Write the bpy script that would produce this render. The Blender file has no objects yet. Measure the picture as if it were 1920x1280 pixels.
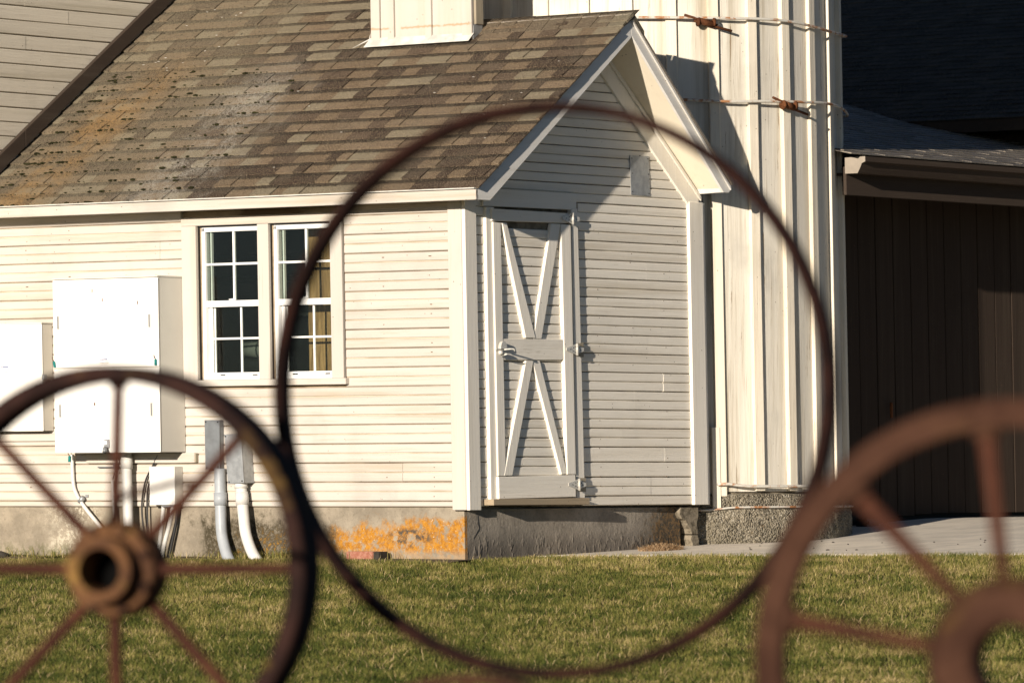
import bpy, bmesh, math, random
import numpy as np
from mathutils import Vector, Matrix

random.seed(7)
rng = np.random.default_rng(11)
scene = bpy.context.scene
COL = scene.collection

# ------------------------------------------------------------------ camera
FPX = 11025.0                                  # focal length in pixels of a 1920 px wide frame
r0 = Vector((.6, -.8, 0)); f0 = Vector((.8, .6, 0)); up = Vector((0, 0, 1))
th = math.atan(256 / FPX); rho = .003
CF = f0 * math.cos(th) + up * math.sin(th)
cu = -f0 * math.sin(th) + up * math.cos(th)
CR = r0 * math.cos(rho) - cu * math.sin(rho)
CU = cu * math.cos(rho) + r0 * math.sin(rho)
CC = Vector((-31.9219, -24.3108, .5664))
cam = bpy.data.cameras.new('camera'); cam_o = bpy.data.objects.new('camera', cam); COL.objects.link(cam_o)
cam.sensor_width = 36; cam.sensor_fit = 'HORIZONTAL'; cam.lens = FPX / 1920 * 36
cam.clip_start = .5; cam.clip_end = 1500
cam.dof.use_dof = True; cam.dof.focus_distance = 41.0; cam.dof.aperture_fstop = 5.2; cam.dof.aperture_blades = 9
M = Matrix((CR, CU, -CF)).transposed().to_4x4(); M.translation = CC
cam_o.matrix_world = M
scene.camera = cam_o

# ------------------------------------------------------------------ light
SUN = Vector((4.4, 1.0, -.92)).normalized()    # direction the sunlight travels
w = bpy.data.worlds.new('World'); scene.world = w; w.use_nodes = True
nt = w.node_tree; bg = nt.nodes['Background']
sky = nt.nodes.new('ShaderNodeTexSky'); sky.sky_type = 'NISHITA'; sky.sun_disc = False
sky.sun_elevation = math.asin(-SUN.z); sky.sun_rotation = math.atan2(-SUN.x, -SUN.y)
sky.altitude = 700; sky.air_density = .5; sky.dust_density = 0.15; sky.ozone_density = 1
nt.links.new(sky.outputs[0], bg.inputs[0]); bg.inputs[1].default_value = .05
sl = bpy.data.lights.new('sun', 'SUN'); sl.energy = 5; sl.angle = math.radians(.53); sl.color = (1, .885, .755)
so = bpy.data.objects.new('sun', sl); COL.objects.link(so); so.location = (-20, -10, 20)
so.rotation_euler = SUN.to_track_quat('-Z', 'Y').to_euler()
scene.view_settings.view_transform = 'Standard'; scene.view_settings.look = 'None'
scene.view_settings.gamma = 1; scene.view_settings.use_curve_mapping = False
scene.view_settings.exposure = .62
scene.render.engine = 'CYCLES'

# ------------------------------------------------------------------ frame of the place
# X runs along the gable wall away to the right, Y along the long wall away to the left, Z up;
# the old buildings all lean a touch, LEAN is metres per metre of height
LEAN = -.015 * r0
def W(p):
    p = Vector(p); return p + LEAN * p.z
def unw(P):
    return P - LEAN * P.z
def hit(x, y, n, c):
    """building coordinates of the point of the plane n.p = c seen at photograph pixel x, y"""
    n = Vector(n); d = CF + CR * ((x - 960) / FPX) - CU * ((y - 640) / FPX)
    a = n.dot(unw(CC)); b = n.dot(unw(d)); t = (c - a) / b
    return unw(CC + d * t)
def LW(x, y, X=0.):      # on the long wall -> (Y, z)
    p = hit(x, y, (1, 0, 0), X); return p.y, p.z
def GW(x, y, Y=0.):      # on the gable wall -> (X, z)
    p = hit(x, y, (0, 1, 0), Y); return p.x, p.z
def depth(X, Y): return .8 * (X - CC.x) + .6 * (Y - CC.y)
def sstep(a, b, t):
    t = min(1, max(0, (t - a) / (b - a))); return t * t * (3 - 2 * t)
def gz(X, Y):
    s = depth(X, Y); e = s - 40.1
    if s <= 30: return -.48 - .12 * (1 - math.exp(-(30 - s) / 2.5))
    if e <= 0: return .0475 * e
    right = min(.24, .025 * e + .0032 * e * e); left = max(-.05, -.012 * e)
    k = sstep(-.3, .5, X); return right * k + left * (1 - k)

# ------------------------------------------------------------------ materials
def N(t, typ, **k):
    n = t.nodes.new(typ)
    for a, b in k.items():
        if hasattr(n, a): setattr(n, a, b)
    return n
class Mat:
    def __init__(s, name, rough=.7, spec=.3, metal=0.):
        s.m = bpy.data.materials.new(name); s.m.use_nodes = True; s.t = s.m.node_tree
        s.b = s.t.nodes['Principled BSDF']; s.b.inputs['Roughness'].default_value = rough
        s.b.inputs['Specular IOR Level'].default_value = spec; s.b.inputs['Metallic'].default_value = metal
        s.pos = N(s.t, 'ShaderNodeNewGeometry').outputs['Position']
    def L(s, a, b): s.t.links.new(a, b)
    def mapped(s, sc, off=(0, 0, 0), rot=(0, 0, 0)):
        n = N(s.t, 'ShaderNodeMapping'); n.inputs['Scale'].default_value = sc; n.inputs['Location'].default_value = off
        n.inputs['Rotation'].default_value = rot
        s.L(s.pos, n.inputs['Vector']); return n.outputs[0]
    def noise(s, sc=1., vec=None, detail=4, rough=.55, dist=0.):
        n = N(s.t, 'ShaderNodeTexNoise'); n.inputs['Scale'].default_value = sc; n.inputs['Detail'].default_value = detail
        n.inputs['Roughness'].default_value = rough; n.inputs['Distortion'].default_value = dist
        s.L(vec if vec is not None else s.pos, n.inputs['Vector']); return n.outputs['Fac']
    def voro(s, sc, vec=None, feat='F1', out='Distance'):
        n = N(s.t, 'ShaderNodeTexVoronoi', feature=feat); n.inputs['Scale'].default_value = sc
        s.L(vec if vec is not None else s.pos, n.inputs['Vector']); return n.outputs[out]
    def ramp(s, v, a, b, lo=0., hi=1.):
        n = N(s.t, 'ShaderNodeMapRange'); n.interpolation_type = 'SMOOTHSTEP'
        n.inputs['From Min'].default_value = a; n.inputs['From Max'].default_value = b
        n.inputs['To Min'].default_value = lo; n.inputs['To Max'].default_value = hi
        s.L(v, n.inputs['Value']); return n.outputs[0]
    def math(s, op, a, b=0.):
        n = N(s.t, 'ShaderNodeMath', operation=op)
        for i, v in enumerate((a, b)):
            if isinstance(v, (int, float)): n.inputs[i].default_value = v
            else: s.L(v, n.inputs[i])
        return n.outputs[0]
    def mix(s, f, a, b, mode='MIX'):
        n = N(s.t, 'ShaderNodeMix', data_type='RGBA', blend_type=mode)
        for i, v in ((0, f), (6, a), (7, b)):
            if isinstance(v, (int, float)): n.inputs[i].default_value = v
            elif isinstance(v, tuple): n.inputs[i].default_value = (*v, 1)
            else: s.L(v, n.inputs[i])
        return n.outputs[2]
    def xyz(s):
        n = N(s.t, 'ShaderNodeSeparateXYZ'); s.L(s.pos, n.inputs[0]); return n.outputs
    def rnd(s): return N(s.t, 'ShaderNodeObjectInfo').outputs['Random']
    def island(s): return N(s.t, 'ShaderNodeNewGeometry').outputs['Random Per Island']
    def bump(s, h, strength=.4, dist=.01):
        n = N(s.t, 'ShaderNodeBump'); n.inputs['Strength'].default_value = strength; n.inputs['Distance'].default_value = dist
        s.L(h, n.inputs['Height'])
        if getattr(s, 'lastb', None): s.L(s.lastb, n.inputs['Normal'])
        s.lastb = n.outputs[0]; s.L(s.lastb, s.b.inputs['Normal'])
    def color(s, c):
        if isinstance(c, tuple): s.b.inputs['Base Color'].default_value = (*c, 1)
        else: s.L(c, s.b.inputs['Base Color'])
    def band(s, v, c, wd):      # 1 at c, falling to 0 at c +- wd
        return s.ramp(s.math('ABSOLUTE', s.math('SUBTRACT', v, c)), 0., wd, 1., 0.)

GRAIN = {'x': (2.2, 60, 60), 'y': (60, 2.2, 60), 'z': (60, 60, 2.2)}
def paint(name, base, axis, dirt=.35, chips=.0, wear=(.30, .24, .16), bump=.5, rough=.62, stain=(.45, .37, .25)):
    m = Mat(name, rough, .25)
    g = m.noise(1, m.mapped(GRAIN[axis]), 5, .6)
    st = m.noise(1, m.mapped(tuple(v * .14 for v in GRAIN[axis]), (3, 5, 1)), 5, .65)
    lo = m.noise(1.7, None, 5, .6)
    c = m.mix(m.ramp(m.rnd(), 0, 1), base, tuple(v * .93 for v in base))
    c = m.mix(m.math('MULTIPLY', m.ramp(st, .47 if dirt < 1 else .46, .78 if dirt < 1 else .74), min(1., dirt)), c, stain)
    c = m.mix(m.math('MULTIPLY', m.ramp(lo, .5, .8), dirt * .8), c, tuple(a * .7 for a in base))
    c = m.mix(m.math('MULTIPLY', m.ramp(g, .55, .8), dirt * .6), c, wear)
    if chips:
        ch = m.noise(1, m.mapped(tuple(v * .35 for v in GRAIN[axis]), (9, 2, 4)), 6, .75)
        c = m.mix(m.ramp(ch, .72 - chips, .74 - chips), c, wear)
        m.bump(m.ramp(ch, .70 - chips, .74 - chips, 1, 0), .5, .002)
    sp = m.voro(16); c = m.mix(m.math('MULTIPLY', m.ramp(sp, .05, .085, .8, 0), m.ramp(lo, .48, .56)), c, (.10, .07, .045))
    m.color(c)
    m.bump(g, bump, .003); m.bump(m.noise(40, None, 3, .6), bump * .5, .002)
    return m.m
CREAM = (.505, .468, .415)
pY = paint('cream paint, grain along the long wall', CREAM, 'y', .8, .045, wear=(.36, .28, .18), bump=1., stain=(.36, .29, .20))
pX = paint('weathered white paint, grain along the gable', (.79, .745, .65), 'x', .55, .03, bump=1., wear=(.42, .36, .26))
pZ = paint('cream paint on upright boards', CREAM, 'z', .45, .03)
pZg = paint('white paint on upright trim of the gable', (.79, .75, .66), 'z', .3, .01)
pS = paint('old white paint on silo boards', (.64, .605, .52), 'z', 1.1, .10, wear=(.26, .20, .13), bump=.9, stain=(.38, .335, .25))
pSb = paint('cream paint on silo battens', (.70, .64, .52), 'z', .7, .075, wear=(.24, .17, .10), bump=.8)
pB = paint('barn paint', (.63, .58, .48), 'x', .95, .05, wear=(.33, .29, .22), bump=.8, stain=(.42, .38, .29))
pSlope = paint('white barge board paint', (.72, .70, .65), 'x', .3)
pSoff = paint('soffit paint', (.74, .67, .53), 'z', .18, bump=.2)
pSill = paint('bare weathered sill wood', (.34, .27, .18), 'x', .8, .10, wear=(.10, .07, .05), stain=(.14, .10, .07))
pBrownTrim = paint('brown trim paint', (.052, .039, .030), 'x', .3, wear=(.2, .17, .13), stain=(.11, .09, .07))
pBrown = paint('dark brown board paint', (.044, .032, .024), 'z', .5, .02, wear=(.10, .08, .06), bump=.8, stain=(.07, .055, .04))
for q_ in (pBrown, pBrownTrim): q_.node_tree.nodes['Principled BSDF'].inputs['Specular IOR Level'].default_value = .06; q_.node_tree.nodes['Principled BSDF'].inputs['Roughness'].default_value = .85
pRawEdge = paint('raw grey wood', (.30, .26, .19), 'z', .7, .1, wear=(.08, .06, .04))
m = Mat('groove tone', .9, .1)  # blotchy darker tone for the groove faces of the boards
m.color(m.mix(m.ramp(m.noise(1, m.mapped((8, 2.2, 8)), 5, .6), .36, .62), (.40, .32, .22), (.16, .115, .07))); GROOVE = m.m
m = Mat('groove tone grey', .9, .1)
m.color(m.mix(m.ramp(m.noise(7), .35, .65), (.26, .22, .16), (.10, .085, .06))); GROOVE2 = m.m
m = Mat('groove tone dark', .9, .1); m.color(m.mix(m.ramp(m.noise(7), .35, .65), (.24, .21, .16), (.12, .10, .07))); GROOVE3 = m.m
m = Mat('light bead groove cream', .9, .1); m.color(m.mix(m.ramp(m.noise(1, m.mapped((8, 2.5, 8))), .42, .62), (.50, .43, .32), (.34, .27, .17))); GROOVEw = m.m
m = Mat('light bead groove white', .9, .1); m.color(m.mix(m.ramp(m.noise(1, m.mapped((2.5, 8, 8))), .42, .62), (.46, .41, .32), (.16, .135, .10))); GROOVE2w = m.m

def plain(name, c, rough=.5, spec=.4, metal=0., var=.15, bump=.15, sc=14):
    m = Mat(name, rough, spec, metal); n = m.noise(sc, None, 5, .6)
    m.color(m.mix(m.ramp(n, .35, .7), c, tuple(v * (1 - var) for v in c))); m.bump(m.noise(sc * 4, None, 3), bump, .002)
    return m.m
def cabinet_paint(name, c, streak=.5):
    m = Mat(name, .42, .45); n = m.noise(3, None, 4)
    c1 = m.mix(m.ramp(n, .4, .75), c, tuple(v * .93 for v in c))
    s = m.noise(1, m.mapped((34, 34, 7)), 4, .7); c1 = m.mix(m.math('MULTIPLY', m.ramp(s, .735, .76), streak), c1, (.20, .12, .07))
    m.color(c1); return m.m
mCab = cabinet_paint('white enamel', (.80, .785, .74)); mCabSide = cabinet_paint('dimmed white enamel side', (.60, .575, .51), .8)  # second one: same enamel, darkened for sides the sun only grazes
mVinyl = plain('white vinyl', (.80, .80, .78), .4, .4, 0, .05, .03)
mPVC = plain('pale grey pvc', (.60, .59, .555), .45, .4, 0, .10, .05); mPVCg = plain('blue grey pvc', (.33, .355, .375), .45, .4, 0, .12, .05)
mGal = plain('galvanised sheet', (.37, .385, .39), .5, .5, .5, .25, .1, 22); mGalD = plain('dull grey steel', (.20, .215, .225), .5, .5, .35, .2, .1, 18)
mBoreShade = plain('bore shade', (.004, .004, .004), 1., 0., 0, .1, 0)  # flat black, painted shade inside the hub bore
mBlack = plain('black rubber', (.015, .015, .015), .5); mTeal = plain('teal plastic seal', (.01, .16, .15), .35)
mFlash = plain('painted lead flashing', (.66, .64, .58), .5, .4, .1, .3, .4, 9)
mHard = plain('hardware painted white', (.62, .60, .54), .45, .5, .2, .3, .2, 60)
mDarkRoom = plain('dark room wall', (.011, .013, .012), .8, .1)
mRoomThing = plain('pale cloth roll', (.13, .135, .12), .9, .1)
mRustN = plain('rusty nail', (.16, .10, .06), .8, .2)
mInk = plain('blue ink', (.05, .09, .25), .6); mInkG = plain('grey ink', (.22, .21, .18), .6)

m = Mat('plywood', .7, .2); g = m.noise(1, m.mapped((30, 30, 3)), 5, .7, 1.2)
m.color(m.mix(m.ramp(g, .35, .65), (.36, .215, .095), (.17, .095, .04))); mPly = m.m

m = Mat('window glass', .02, .5)
t = m.t; out = t.nodes['Material Output']; tr = N(t, 'ShaderNodeBsdfTransparent'); tr.inputs[0].default_value = (.82, .86, .83, 1)
gl = N(t, 'ShaderNodeBsdfGlossy'); gl.inputs['Roughness'].default_value = .03
fr = N(t, 'ShaderNodeFresnel'); fr.inputs[0].default_value = 1.28
du = N(t, 'ShaderNodeBsdfDiffuse'); du.inputs[0].default_value = (.5, .5, .46, 1)
dn = m.voro(55, m.mapped((1, 1, 1))); dust = m.ramp(dn, .04, .08, .5, .003)
mx = N(t, 'ShaderNodeMixShader'); mx2 = N(t, 'ShaderNodeMixShader')
m.L(fr.outputs[0], mx.inputs[0]); m.L(tr.outputs[0], mx.inputs[1]); m.L(gl.outputs[0], mx.inputs[2])
m.L(dust, mx2.inputs[0]); m.L(mx.outputs[0], mx2.inputs[1]); m.L(du.outputs[0], mx2.inputs[2]); m.L(mx2.outputs[0], out.inputs[0])
mGlass = m.m

def shingle_mat(name, cols, lichen=False, gran=1., band=.93):
    m = Mat(name, .92, .12)
    v = m.math('FRACT', m.math('ADD', m.math('MULTIPLY', m.rnd(), 7.31), m.math('MULTIPLY', m.island(), 3.7)))
    cr = N(m.t, 'ShaderNodeValToRGB'); cr.color_ramp.interpolation = 'CONSTANT'; m.L(v, cr.inputs[0])
    els = cr.color_ramp.elements
    while len(els) < len(cols): els.new(.5)
    for i, (p, c) in enumerate(cols): els[i].position = p; els[i].color = (*c, 1)
    c = cr.outputs[0]
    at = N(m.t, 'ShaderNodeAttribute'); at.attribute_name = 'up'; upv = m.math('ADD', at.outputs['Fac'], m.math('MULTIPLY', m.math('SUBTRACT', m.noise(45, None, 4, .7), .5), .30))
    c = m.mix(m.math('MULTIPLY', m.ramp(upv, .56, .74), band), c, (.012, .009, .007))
    g = m.noise(160 * gran, None, 2, .8)
    c = m.mix(m.ramp(g, .50, .70, 0, .7), c, (.42, .34, .23)); c = m.mix(m.ramp(g, .32, .50, .9, 0), c, (.018, .013, .010))
    lo = m.noise(3.5, None, 5); c = m.mix(m.ramp(lo, .45, .75, 0, .4), c, (.13, .11, .08))
    if lichen:
        x, y, z = m.xyz(); n = m.noise(6, None, 6, .7); nf = m.noise(70, None, 3, .8); nn = m.math('SUBTRACT', n, .5)
        # orange lichen below the barn wall
        ye = m.math('ADD', y, m.math('ADD', m.math('MULTIPLY', nn, .5), m.math('MULTIPLY', x, .13)))
        o = m.math('MULTIPLY', m.band(ye, 3.88, .46), m.ramp(x, 1.55, .75)); o = m.math('MULTIPLY', o, m.ramp(nf, .40, .58, .1, 1)); o = m.math('MULTIPLY', o, m.ramp(m.noise(2.3, None, 6, .72), .40, .58, .15, 1))
        c = m.mix(o, c, (.29, .140, .022))
        # pale grey lichen in the middle, dusty grey green to the left
        yg = m.math('ADD', y, m.math('MULTIPLY', nn, .9))
        gq = m.math('MULTIPLY', m.band(yg, 2.55, .62), m.ramp(x, 1.5, .7)); gq = m.math('MULTIPLY', gq, m.ramp(nf, .42, .56, .1, 1)); gq = m.math('MULTIPLY', gq, m.ramp(m.noise(2.9, m.mapped((1, 1, 1), (5, 1, 2)), 6, .72), .42, .56, .2, 1))
        c = m.mix(m.math('MULTIPLY', gq, .75), c, (.33, .31, .26))
        g2 = m.math('MULTIPLY', m.ramp(yg, 2.6, 3.2), m.ramp(nf, .42, .6, .2, .8)); c = m.mix(m.math('MULTIPLY', g2, .7), c, (.22, .19, .13))
        bl = m.noise(26, None, 4, .8); c = m.mix(m.math('MULTIPLY', m.ramp(bl, .60, .66), m.ramp(yg, 2.7, 3.5)), c, (.02, .018, .012))
    m.color(c); m.bump(g, .9, .006)
    if 'charcoal' in name: m.b.inputs['Roughness'].default_value = .6; m.b.inputs['Specular IOR Level'].default_value = .5
    return m.m
pShaft = paint('cream paint scraped near the roof line', CREAM, 'z', .4, .03)
def scrape(mat, zc):
    m = Mat.__new__(Mat); m.m = mat; m.t = mat.node_tree; m.b = m.t.nodes['Principled BSDF']; m.pos = N(m.t, 'ShaderNodeNewGeometry').outputs['Position']
    old = m.b.inputs['Base Color'].links[0].from_socket; x, y, z = m.xyz(); n = m.noise(28, None, 4, .7); n2 = m.noise(5, None, 3, .6)
    zz = m.math('ADD', m.math('ADD', z, m.math('MULTIPLY', m.math('SUBTRACT', n, .5), .03)), m.math('MULTIPLY', y, .0))
    f = m.math('MULTIPLY', m.band(zz, zc, .013), m.ramp(n2, .36, .46)); m.color(m.mix(m.math('MULTIPLY', f, .85), old, (.36, .25, .14)))
scrape(pShaft, 3.80)
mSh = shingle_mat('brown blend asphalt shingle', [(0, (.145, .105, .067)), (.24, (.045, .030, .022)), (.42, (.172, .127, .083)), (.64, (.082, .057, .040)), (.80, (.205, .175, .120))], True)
mRidge = shingle_mat('ridge cap shingle', [(0, (.105, .082, .056)), (.85, (.15, .135, .095))])
mShU = shingle_mat('shade darkened asphalt shingle', [(0, (.030, .028, .026)), (.4, (.040, .037, .034)), (.7, (.022, .021, .020))])  # upper roof: shingle colour blackened to paint in the deep shade
mShD = shingle_mat('charcoal asphalt shingle', [(0, (.17, .152, .125)), (.4, (.22, .195, .16)), (.7, (.13, .116, .098))])

def concrete(name, base, dark, lichen=0, rough_bump=1.):
    m = Mat(name, .92, .15); x, y, z = m.xyz()
    n = m.noise(4, None, 6, .65); nf = m.noise(42, None, 4, .75); nm = m.noise(13, None, 5, .7)
    c = m.mix(m.ramp(n, .35, .68), base, tuple(v * .66 for v in base))
    c = m.mix(m.ramp(nf, .52, .72, 0, .55), c, dark); c = m.mix(m.ramp(nf, .3, .4, .4, 0), c, tuple(min(.8, v * 1.5) for v in base))
    if lichen == 1:     # long wall: orange lichen near the corner, black growth under the conduits
        top = m.math('ADD', m.math('ADD', .325, m.math('MULTIPLY', m.math('SUBTRACT', n, .5), .42)), m.math('MULTIPLY', y, -.10))
        h = m.ramp(m.math('SUBTRACT', top, z), -.03, .04)
        o = m.math('MULTIPLY', h, m.ramp(y, 1.32, 1.15)); o = m.math('MULTIPLY', o, m.ramp(nm, .36, .50, .0, 1)); o = m.math('MULTIPLY', o, m.ramp(m.noise(28, None, 4, .8), .34, .50, .35, 1)); o = m.math('MULTIPLY', o, m.ramp(z, .035, .09, .3, 1))
        c = m.mix(o, c, m.mix(m.ramp(nf, .4, .62), (.40, .185, .022), (.27, .115, .018)))
        bk = m.math('MULTIPLY', m.band(y, .52, .28), m.band(m.math('ADD', z, m.math('MULTIPLY', m.math('SUBTRACT', nm, .5), .15)), .17, .09))
        c = m.mix(m.math('MULTIPLY', m.ramp(nm, .46, .56), m.ramp(bk, .1, .5)), c, (.075, .06, .045))
        c = m.mix(m.math('MULTIPLY', m.ramp(m.noise(75, None, 3, .6), .66, .70), o), c, (.55, .5, .4))
        d = m.math('MULTIPLY', m.ramp(m.band(m.math('ADD', y, m.math('MULTIPLY', nn2(m, n), .9)), 1.85, .95), .18, .5), m.ramp(m.math('ADD', m.math('ADD', z, m.math('MULTIPLY', nn2(m, nm), .45)), m.math('MULTIPLY', nn2(m, n), .3)), .35, .20))
        c = m.mix(m.math('MULTIPLY', d, m.ramp(nf, .36, .54, .55, 1)), c, (.05, .042, .026))
        c = m.mix(m.math('MULTIPLY', m.math('MULTIPLY', m.band(y, 1.7, .7), m.ramp(z, .26, .08)), m.ramp(nf, .52, .60, 0, .8)), c, (.30, .16, .03))
        sp = m.math('MULTIPLY', m.band(m.math('ADD', y, nn2(m, n)), 3.55, .4), m.ramp(nf, .47, .56))
        c = m.mix(m.math('MULTIPLY', sp, .8), c, (.52, .48, .38)); c = m.mix(m.math('MULTIPLY', m.ramp(y, 2.4, 3.4), m.math('MULTIPLY', m.ramp(nm, .42, .6), m.ramp(z, .16, .02))), c, (.10, .10, .05))
    if lichen == 2:     # gable side: dark weathered face, brown run at the far end
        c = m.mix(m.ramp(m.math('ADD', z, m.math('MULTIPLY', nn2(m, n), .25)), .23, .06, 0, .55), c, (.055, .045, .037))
        e = m.ramp(m.math('ADD', m.math('ADD', x, m.math('MULTIPLY', nn2(m, nm), .7)), m.math('MULTIPLY', z, -.8)), 1.85, 2.2)
        c = m.mix(m.math('MULTIPLY', e, .85), c, m.mix(m.ramp(nf, .42, .6), (.028, .024, .016), (.15, .085, .03)))
        dents = m.noise(1, m.mapped((22, 22, 13)), 3, .5); msk = m.ramp(z, .2, .1); m.bump(m.math('MULTIPLY', m.ramp(dents, .50, .70), msk), .6, .016)
    if lichen == 3:
        c = m.mix(m.math('MULTIPLY', m.ramp(nm, .62, .7), .6), c, (.26, .14, .04)); c = m.mix(m.ramp(m.noise(38, None, 4, .7), .55, .63, 0, .65), c, (.50, .47, .39)); c = m.mix(m.ramp(m.noise(33, m.mapped((1, 1, 1), (7, 3, 1)), 4, .7), .58, .64, 0, .7), c, (.07, .06, .04))
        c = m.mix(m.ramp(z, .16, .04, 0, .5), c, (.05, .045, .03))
        pv = m.voro(78, m.mapped((1, 1, 1.1)), 'SMOOTH_F1'); msk = m.ramp(m.noise(5, None, 4, .7), .36, .58, .35, 1); m.bump(m.math('MULTIPLY', pv, msk), 1., .035); c = m.mix(m.math('MULTIPLY', m.ramp(pv, .25, .6, 0, .9), msk), c, (.045, .038, .026)); c = m.mix(m.ramp(n, .5, .62, 0, .6), c, (.10, .085, .05)); vc = m.voro(78, m.mapped((1, 1, 1.1)), 'F1', 'Color'); c = m.mix(.30, c, m.mix(m.math('MULTIPLY', vc, 1.), (.12, .10, .065), (.58, .53, .42)))
    m.color(c); m.bump(nm, .5 * rough_bump, .012); m.bump(nf, .55 * rough_bump, .006); return m.m
def nn2(m, n): return m.math('SUBTRACT', n, .5)
cFoundL = concrete('old foundation concrete', (.29, .25, .19), (.13, .11, .08), 1)
cFoundG = concrete('dark foundation concrete', (.31, .275, .225), (.12, .10, .08), 2)
cSilo = concrete('pebbled silo foundation', (.24, .205, .145), (.07, .06, .04), 3, 1.6)
m = Mat('pale pad concrete', .9, .15); n = m.noise(1, m.mapped((1.5, 6, 1), rot=(0, 0, .64)), 6, .7); nf = m.noise(30, None, 4, .7)
c = m.mix(m.ramp(n, .35, .7), (.72, .65, .54), (.55, .50, .42)); c = m.mix(m.ramp(nf, .6, .72, 0, .4), c, (.25, .23, .2)); m.color(c); m.bump(nf, .3, .003); cPad = m.m
m = Mat('lawn soil and thatch', 1, .05); n = m.noise(1.2, None, 6, .7); nf = m.noise(30, None, 4, .8)
c = m.mix(m.ramp(n, .35, .65), (.03, .034, .010), (.055, .045, .018)); c = m.mix(m.ramp(nf, .4, .65), c, (.035, .035, .012)); m.color(c); m.bump(nf, .8, .03); mSoil = m.m
m = Mat('dusty soil', 1, .05); nf = m.noise(45, None, 5, .8); m.color(m.mix(m.ramp(nf, .35, .65), (.17, .14, .10), (.08, .065, .045))); m.bump(nf, .8, .012); mDust = m.m

def rust(name, a, b, cfac=.5, ochre=0.):
    m = Mat(name, .85, .08, 0); n = m.noise(7, None, 6, .7); nf = m.noise(60, None, 4, .7)
    c = m.mix(m.ramp(n, .4, .62), a, b); c = m.mix(m.ramp(nf, .45, .7, 0, cfac), c, tuple(v * .5 for v in a))
    if ochre: c = m.mix(m.ramp(m.noise(9, m.mapped((1, 1, 1), (4, 1, 7)), 4), .56, .68, 0, ochre), c, (.33, .20, .05))
    m.color(c); m.bump(nf, .5, .004); return m.m
rDark = rust('dark rusted iron', (.015, .008, .007), (.030, .014, .011), .4, .2)
rHoop = rust('brown rusted hoop iron', (.011, .005, .004), (.026, .010, .007), .35)
rRed = rust('red brown rusted iron', (.036, .016, .010), (.060, .028, .017), .4, .10)
rSpoke = rust('rusted spoke iron', (.042, .016, .011), (.070, .027, .016), .3)
rHub = rust('ochre rusted hub iron', (.070, .034, .019), (.12, .058, .026), .4, .6)
rLug = rust('orange rusted coupling iron', (.075, .030, .014), (.14, .055, .022), .6)
m = Mat('painted hoop rod', .6, .4); n = m.noise(1, m.mapped((9, 9, 9)), 5, .7)
m.color(m.mix(m.ramp(n, .47, .60), (.52, .50, .44), (.33, .15, .06))); mRod = m.m
m = Mat('red clay brick', .9, .15); n = m.noise(30, None, 5, .7); m.color(m.mix(m.ramp(n, .4, .6), (.26, .10, .065), (.34, .17, .12))); m.bump(n, .6, .006); mBrick = m.m
mStone = plain('dark stone', (.045, .04, .033), .9, .1, 0, .4, .6, 30)
m = Mat('moss clump', 1, .05); n = m.noise(90); m.color(m.mix(m.ramp(n, .4, .6), (.012, .011, .006), (.035, .034, .014))); mMoss = m.m
m = Mat('patching mortar', .95, .1); n = m.noise(25, None, 5, .7); m.color(m.mix(m.ramp(n, .4, .65), (.24, .205, .15), (.10, .085, .06))); m.bump(n, .8, .01); mMortar = m.m

def blade_mat(name, cols):
    m = Mat(name, .65, .25)
    at = N(m.t, 'ShaderNodeAttribute'); at.attribute_name = 'tint'
    cr = N(m.t, 'ShaderNodeValToRGB'); m.L(at.outputs['Fac'], cr.inputs[0]); els = cr.color_ramp.elements
    while len(els) < len(cols): els.new(.5)
    for i, (p, c) in enumerate(cols): els[i].position = p; els[i].color = (*c, 1)
    m.color(cr.outputs[0])
    tl = N(m.t, 'ShaderNodeBsdfTranslucent'); m.L(cr.outputs[0], tl.inputs[0]); mx = N(m.t, 'ShaderNodeMixShader'); mx.inputs[0].default_value = .3
    m.L(m.b.outputs[0], mx.inputs[1]); m.L(tl.outputs[0], mx.inputs[2]); m.L(mx.outputs[0], m.t.nodes['Material Output'].inputs[0])
    return m.m
mBlade = blade_mat('grass blade', [(0, (.050, .070, .013)), (.3, (.125, .140, .028)), (.55, (.26, .235, .062)), (.78, (.42, .34, .13)), (1, (.66, .50, .26))])
mStraw = blade_mat('dry straw', [(0, (.36, .22, .11)), (1, (.70, .52, .32))])

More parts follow.
